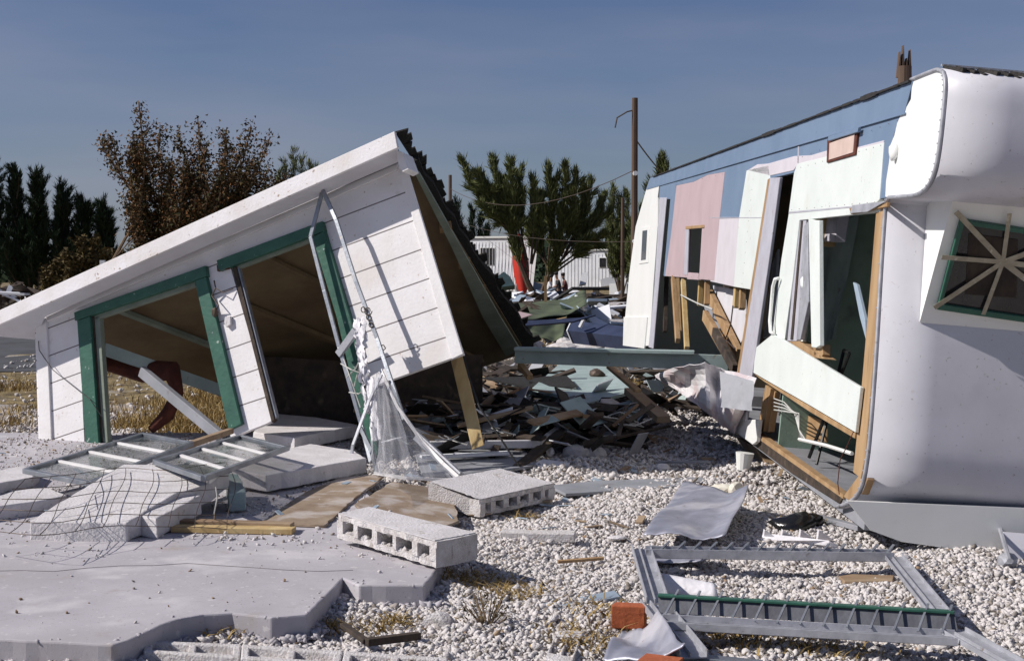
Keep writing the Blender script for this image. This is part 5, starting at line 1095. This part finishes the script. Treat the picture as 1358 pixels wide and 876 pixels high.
# ------------------------------------------------------------------ trees
e_ = M['brown_leaf'].node_tree.nodes['Color Ramp'].color_ramp.elements.new(.3); e_.color = (.06, .062, .026, 1)
def tree(name, label, px, Yd, limbs, leafm, barkm, n, lsize, trunk_r, group=None, ybase=400, leaf='needle', seed=1, fill=.25, tuft=.35):
    """limbs: list of pixel polylines, each from the trunk to a tip; foliage gathers in tufts round each limb"""
    r = np.random.default_rng(seed); base = D(px, ybase, Yd); base[2] = 0
    root = thing(name, label, 'tree', base, group); bk_ = MB(); pts_all = []; dirs = []; wts = []
    ppm = F / Yd
    for li, lm in enumerate(limbs):
        dy = r.uniform(-.9, .9); P_ = [D(x, y, Yd + dy * (i / max(1, len(lm) - 1))) for i, (x, y) in enumerate(lm)]
        rs_ = [max(.012, trunk_r * (1 - i / len(P_)) * (.6 if li == 0 else .22)) for i in range(len(P_))]
        bk_.tube(P_, rs_, 6)
        # secondary twigs
        for i in range(len(P_) - 1):
            L = np.linalg.norm(P_[i + 1] - P_[i]); k = max(2, int(L / (.22 if leaf == 'needle' else .3)))
            for j in range(k):
                t = (i + j / k) / (len(P_) - 1)
                if t < fill: continue
                p = P_[i] + (P_[i + 1] - P_[i]) * j / k; d = unit(P_[i + 1] - P_[i]); wl_ = tuft * (1.15 - .75 * t)
                for _ in range(2 if leaf == 'needle' else 2):
                    dd = unit(d * r.uniform(.8, 1.6) + r.normal(0, .45, 3)); e = p + dd * wl_ * r.uniform(.5, 1.3); e[2] += .08
                    bk_.tube([p, (p + e) / 2 + r.normal(0, .02, 3), e], [.012, .008, .004], 3)
                    pts_all.append((p, e)); wts.append(np.linalg.norm(e - p))
    finish('trunk', bk_, barkm, root)
    A = np.array([a for a, b in pts_all]); B = np.array([b for a, b in pts_all]); Wt = np.array(wts); Wt /= Wt.sum()
    idx = r.choice(len(A), n, p=Wt); t = r.random(n)[:, None] ** .8; P0 = A[idx] * (1 - t) + B[idx] * t + r.normal(0, .05 if leaf == 'needle' else .07, (n, 3))
    Dm = B[idx] - A[idx]; Dm /= np.linalg.norm(Dm, axis=1)[:, None]
    if leaf == 'needle':
        dv = Dm * .9 + r.normal(0, .28, (n, 3)); dv[:, 2] += .15; dv /= np.linalg.norm(dv, axis=1)[:, None]; ln = lsize * (.5 + r.random(n)); wd = lsize * .06 * (.6 + r.random(n))
    else:
        dv = r.normal(0, 1, (n, 3)); dv /= np.linalg.norm(dv, axis=1)[:, None]; ln = lsize * (.5 + r.random(n)); wd = ln * .35
    sv = np.cross(dv, r.normal(0, 1, (n, 3))); sv /= np.linalg.norm(sv, axis=1)[:, None]
    V = np.stack([P0 - sv * wd[:, None], P0 + dv * (ln * .5)[:, None] - sv * wd[:, None] * .6, P0 + dv * ln[:, None], P0 + dv * (ln * .4)[:, None] + sv * wd[:, None]], 1).reshape(-1, 3) - base
    Fc = np.arange(4 * n).reshape(-1, 4); o = mesh_np('crown', V, Fc, leafm); o.parent = root; return root
def plume(x0, y0, x1, y1, k=5, bend=0):
    return [(x0 + (x1 - x0) * (i / k) + bend * math.sin(math.pi * i / k), y0 + (y1 - y0) * (i / k) ** .9) for i in range(k + 1)]
TG = 'casuarina pines in the background'
# centre: a wind-bent multi-limbed tree, its limbs fanning up and to the left
lim = [[(712, 400), (700, 375), (690, 350), (672, 290), (640, 268), (622, 240), (613, 212)]]
lim += [plume(x0, y0, x1, y1, 6, b) for x0, y0, x1, y1, b in ((698, 370, 652, 212, -4), (690, 330, 640, 245, -6), (700, 360, 678, 212, -6), (704, 350, 706, 236, 3), (680, 300, 632, 230, -4), (695, 335, 690, 225, -4), (700, 345, 665, 240, -8), (680, 300, 645, 262, -2), (684, 310, 640, 275, -3), (705, 350, 718, 260, 5), (690, 320, 668, 262, -5))]
tree('pine_tree', 'large windblown pine with limbs fanning left above the red surfboard', 712, 55, lim, M['needle'], M['bark'], 24000, .30, .22, TG, 400, seed=1, fill=.30, tuft=.42)
lim = [[(716, 402), (722, 380), (735, 350), (742, 320), (750, 260), (752, 218)]]
lim += [plume(x0, y0, x1, y1, 6, b) for x0, y0, x1, y1, b in ((722, 385, 728, 224, 6), (735, 360, 764, 226, 8), (730, 370, 785, 240, 12), (740, 350, 800, 262, 12), (735, 350, 738, 232, -4), (738, 360, 800, 310, 6), (745, 345, 776, 250, 8), (728, 370, 715, 255, -4), (740, 330, 806, 285, 5), (744, 340, 762, 275, 4), (730, 360, 700, 300, -4), (742, 352, 780, 320, 4))]
tree('pine_tree', 'full green pine with forked trunk behind the three people', 716, 56, lim, M['needle'], M['bark'], 27000, .30, .22, TG, 400, seed=2, fill=.28, tuft=.42)
lim = [plume(866, 400, x, y, 6, b) for x, y, b in ((876, 212, 3), (862, 250, -3), (850, 275, -6), (884, 222, 4), (870, 240, 2), (845, 300, -6), (835, 325, -5))]
tree('pine_tree', 'sparse pine rising behind the far end of the trailer', 866, 50, lim, M['needle'], M['bark'], 16000, .28, .15, TG, 400, seed=3, fill=.3, tuft=.45)
lim = [plume(824, 402, x, y, 6, b) for x, y, b in ((812, 248, -4), (822, 262, 0), (832, 255, 3), (808, 290, -6), (840, 300, 4), (818, 300, -4))]
tree('pine_tree', 'narrow pine between the full pine and the trailer', 824, 60, lim, M['needle'], M['bark'], 14000, .22, .15, TG, 400, seed=4, fill=.2, tuft=.55)
lim = [plume(x, 400, x + dx, y, 6, b) for x, dx, y, b in ((615, -8, 268, -3), (620, 6, 276, 3), (628, 10, 284, 2), (610, -12, 290, -3), (635, 12, 300, 2), (600, -8, 280, 0), (640, 6, 305, 0))]
tree('pine_tree', 'low dark pine clump showing just right of the cabin roof', 620, 75, lim, M['needle_d'], M['bark'], 16000, .28, .15, TG, 400, seed=5, fill=.15, tuft=.75)
lim = [plume(x, 400, x + dx, y, 5, 0) for x, dx, y in ((780, 6, 318), (770, -4, 312), (790, 5, 325), (800, 4, 312), (760, 0, 320))]
tree('pine_tree', 'low distant pine over the ribbed mobile home roof', 780, 90, lim, M['needle_d'], M['bark'], 9000, .28, .15, TG, 400, seed=6, fill=.2, tuft=.8)
for i, (x, yt, wd, nm) in enumerate(((-6, 214, 17, 'leftmost dark pine cut by the edge of the photo'), (22, 226, 15, 'second dark pine from the left edge with leaning top'), (52, 232, 15, 'third dark pine of the left row'),
                                     (84, 250, 13, 'fourth dark pine of the left row'), (112, 268, 14, 'broad dark pine second from right in the left row'), (140, 272, 10, 'slender dark pine at the right end of the left row'), (38, 290, 16, 'low dark pine filling the gap in the left row'))):
    lim = [[(x, 400), (x, 350), (x - 1, 300), (x - 3, yt + 25), (x - 7, yt)]]
    for k in range(11):
        f_ = k / 10; yb = 375 - (375 - yt - 25) * f_; sgn = 1 if k % 2 else -1; lim.append([(x, yb), (x + sgn * wd * (1 - f_ * .75) * .6, yb - 16), (x + sgn * wd * (1 - f_ * .7) * .9 - 2, yb - 44 * (1 - .4 * f_))])
    tree('pine_tree', nm, x, 80, lim, M['needle_d'], M['bark'], 15000, .30, .2, 'row of dark pines at the left', 400, seed=20 + i, fill=.05, tuft=.8)
# scorched brown tree behind the cabin
lim = [[(150, 345), (175, 300), (188, 262), (165, 240), (148, 215), (130, 182)], [(188, 262), (192, 225), (188, 180), (184, 135)], [(150, 345), (180, 310), (182, 280), (195, 240), (210, 200), (212, 170)],
       [(165, 240), (152, 205), (140, 190)], [(175, 250), (172, 220), (185, 200)]]
for k in range(24):
    x1 = 175 + k * 9.4 + rnd.uniform(-5, 5); y1 = (178 if k < 6 else 190) + abs(math.sin(k * 1.7)) * 44 + (28 if k > 19 else 0); x0 = 230 + (k - 8) * 5; lim.append(plume(x0, 380, x1, y1, 6, rnd.uniform(-8, 8)))
for k in range(14):
    x1 = 165 + k * 16; lim.append(plume(230 + (k - 5) * 5, 380, x1, 262 + rnd.uniform(-14, 24), 5, rnd.uniform(-6, 6)))
for x1, y1 in ((262, 158), (300, 172), (333, 168), (358, 182), (236, 176)): lim.append(plume(270, 380, x1, y1, 7, 6))
tree('scorched_tree', 'brown scorched tree with bare twigs behind the cabin roof', 230, 24, lim, M['brown_leaf'], M['bark_l'], 40000, .055, .05, None, 420, 'leaf', seed=31, fill=.22, tuft=.30)
lim = [plume(392 + d, 380, 392 + d * 1.6 + e, y, 5, 2) for d, e, y in ((0, -4, 198), (-8, -2, 212), (8, 6, 214), (4, 2, 208), (-14, 0, 225), (12, 8, 222))]
tree('pine_tree', 'green pine tip above the cabin roof beside the scorched tree', 392, 60, lim, M['needle'], M['bark'], 9000, .2, .12, TG, 400, seed=33, fill=.3, tuft=.5)
lim = [plume(100 + k * 14, 400, 90 + k * 17, 340 + rnd.uniform(-22, 14), 4, 3) for k in range(9)] + [plume(60 + k * 14, 402, 60 + k * 17, 352 + rnd.uniform(-8, 8), 4, 3) for k in range(5)]
tree('brush', 'dry brown brush in front of the left row of pines', 130, 52, lim, M['brush_leaf'], M['bark_l'], 16000, .14, .04, None, 405, 'leaf', seed=34, fill=.05, tuft=.5)
tag(finish('white_post', MB().beam(D(136, 345, 20), D(137, 400, 20), .07, .05), M['bg_white']), 'small pale post end showing over the cabin fascia', 'post')
lt = thing('wrecked_table', 'pale broken table among debris at the left edge', 'table', D(20, 405, 40) * (1, 1, 0))
finish('tabletop', MB().beam(D(-20, 387, 40), D(38, 390, 40), .7, .06), M['bg_white'], lt)
for x in (0, 30): finish('leg', MB().beam(D(x, 389, 40), D(x, 389, 40) * (1, 1, 0), .08, .08), M['darkwood'], lt)
# distant tree line closing the horizon
def treeline():
    r = np.random.default_rng(77); n = 42000; X = r.uniform(-90, 110, n); Y = r.uniform(118, 150, n); top = 2.2 + 1.3 * np.sin(X * .21) + .9 * np.sin(X * .53 + 1) + .5 * np.sin(X * 1.9); Z = r.random(n) * np.maximum(top, .6)
    c = np.stack([X, Y, Z], 1); a = r.normal(0, .32, (n, 3)); b = r.normal(0, .32, (n, 3)); V = np.stack([c, c + a, c + a + b, c + b], 1).reshape(-1, 3)
    tag(mesh_np('tree_line', V, np.arange(4 * n).reshape(-1, 4), M['needle_d']), 'low dark far off woods along the horizon', 'woods', kind='stuff')
treeline()
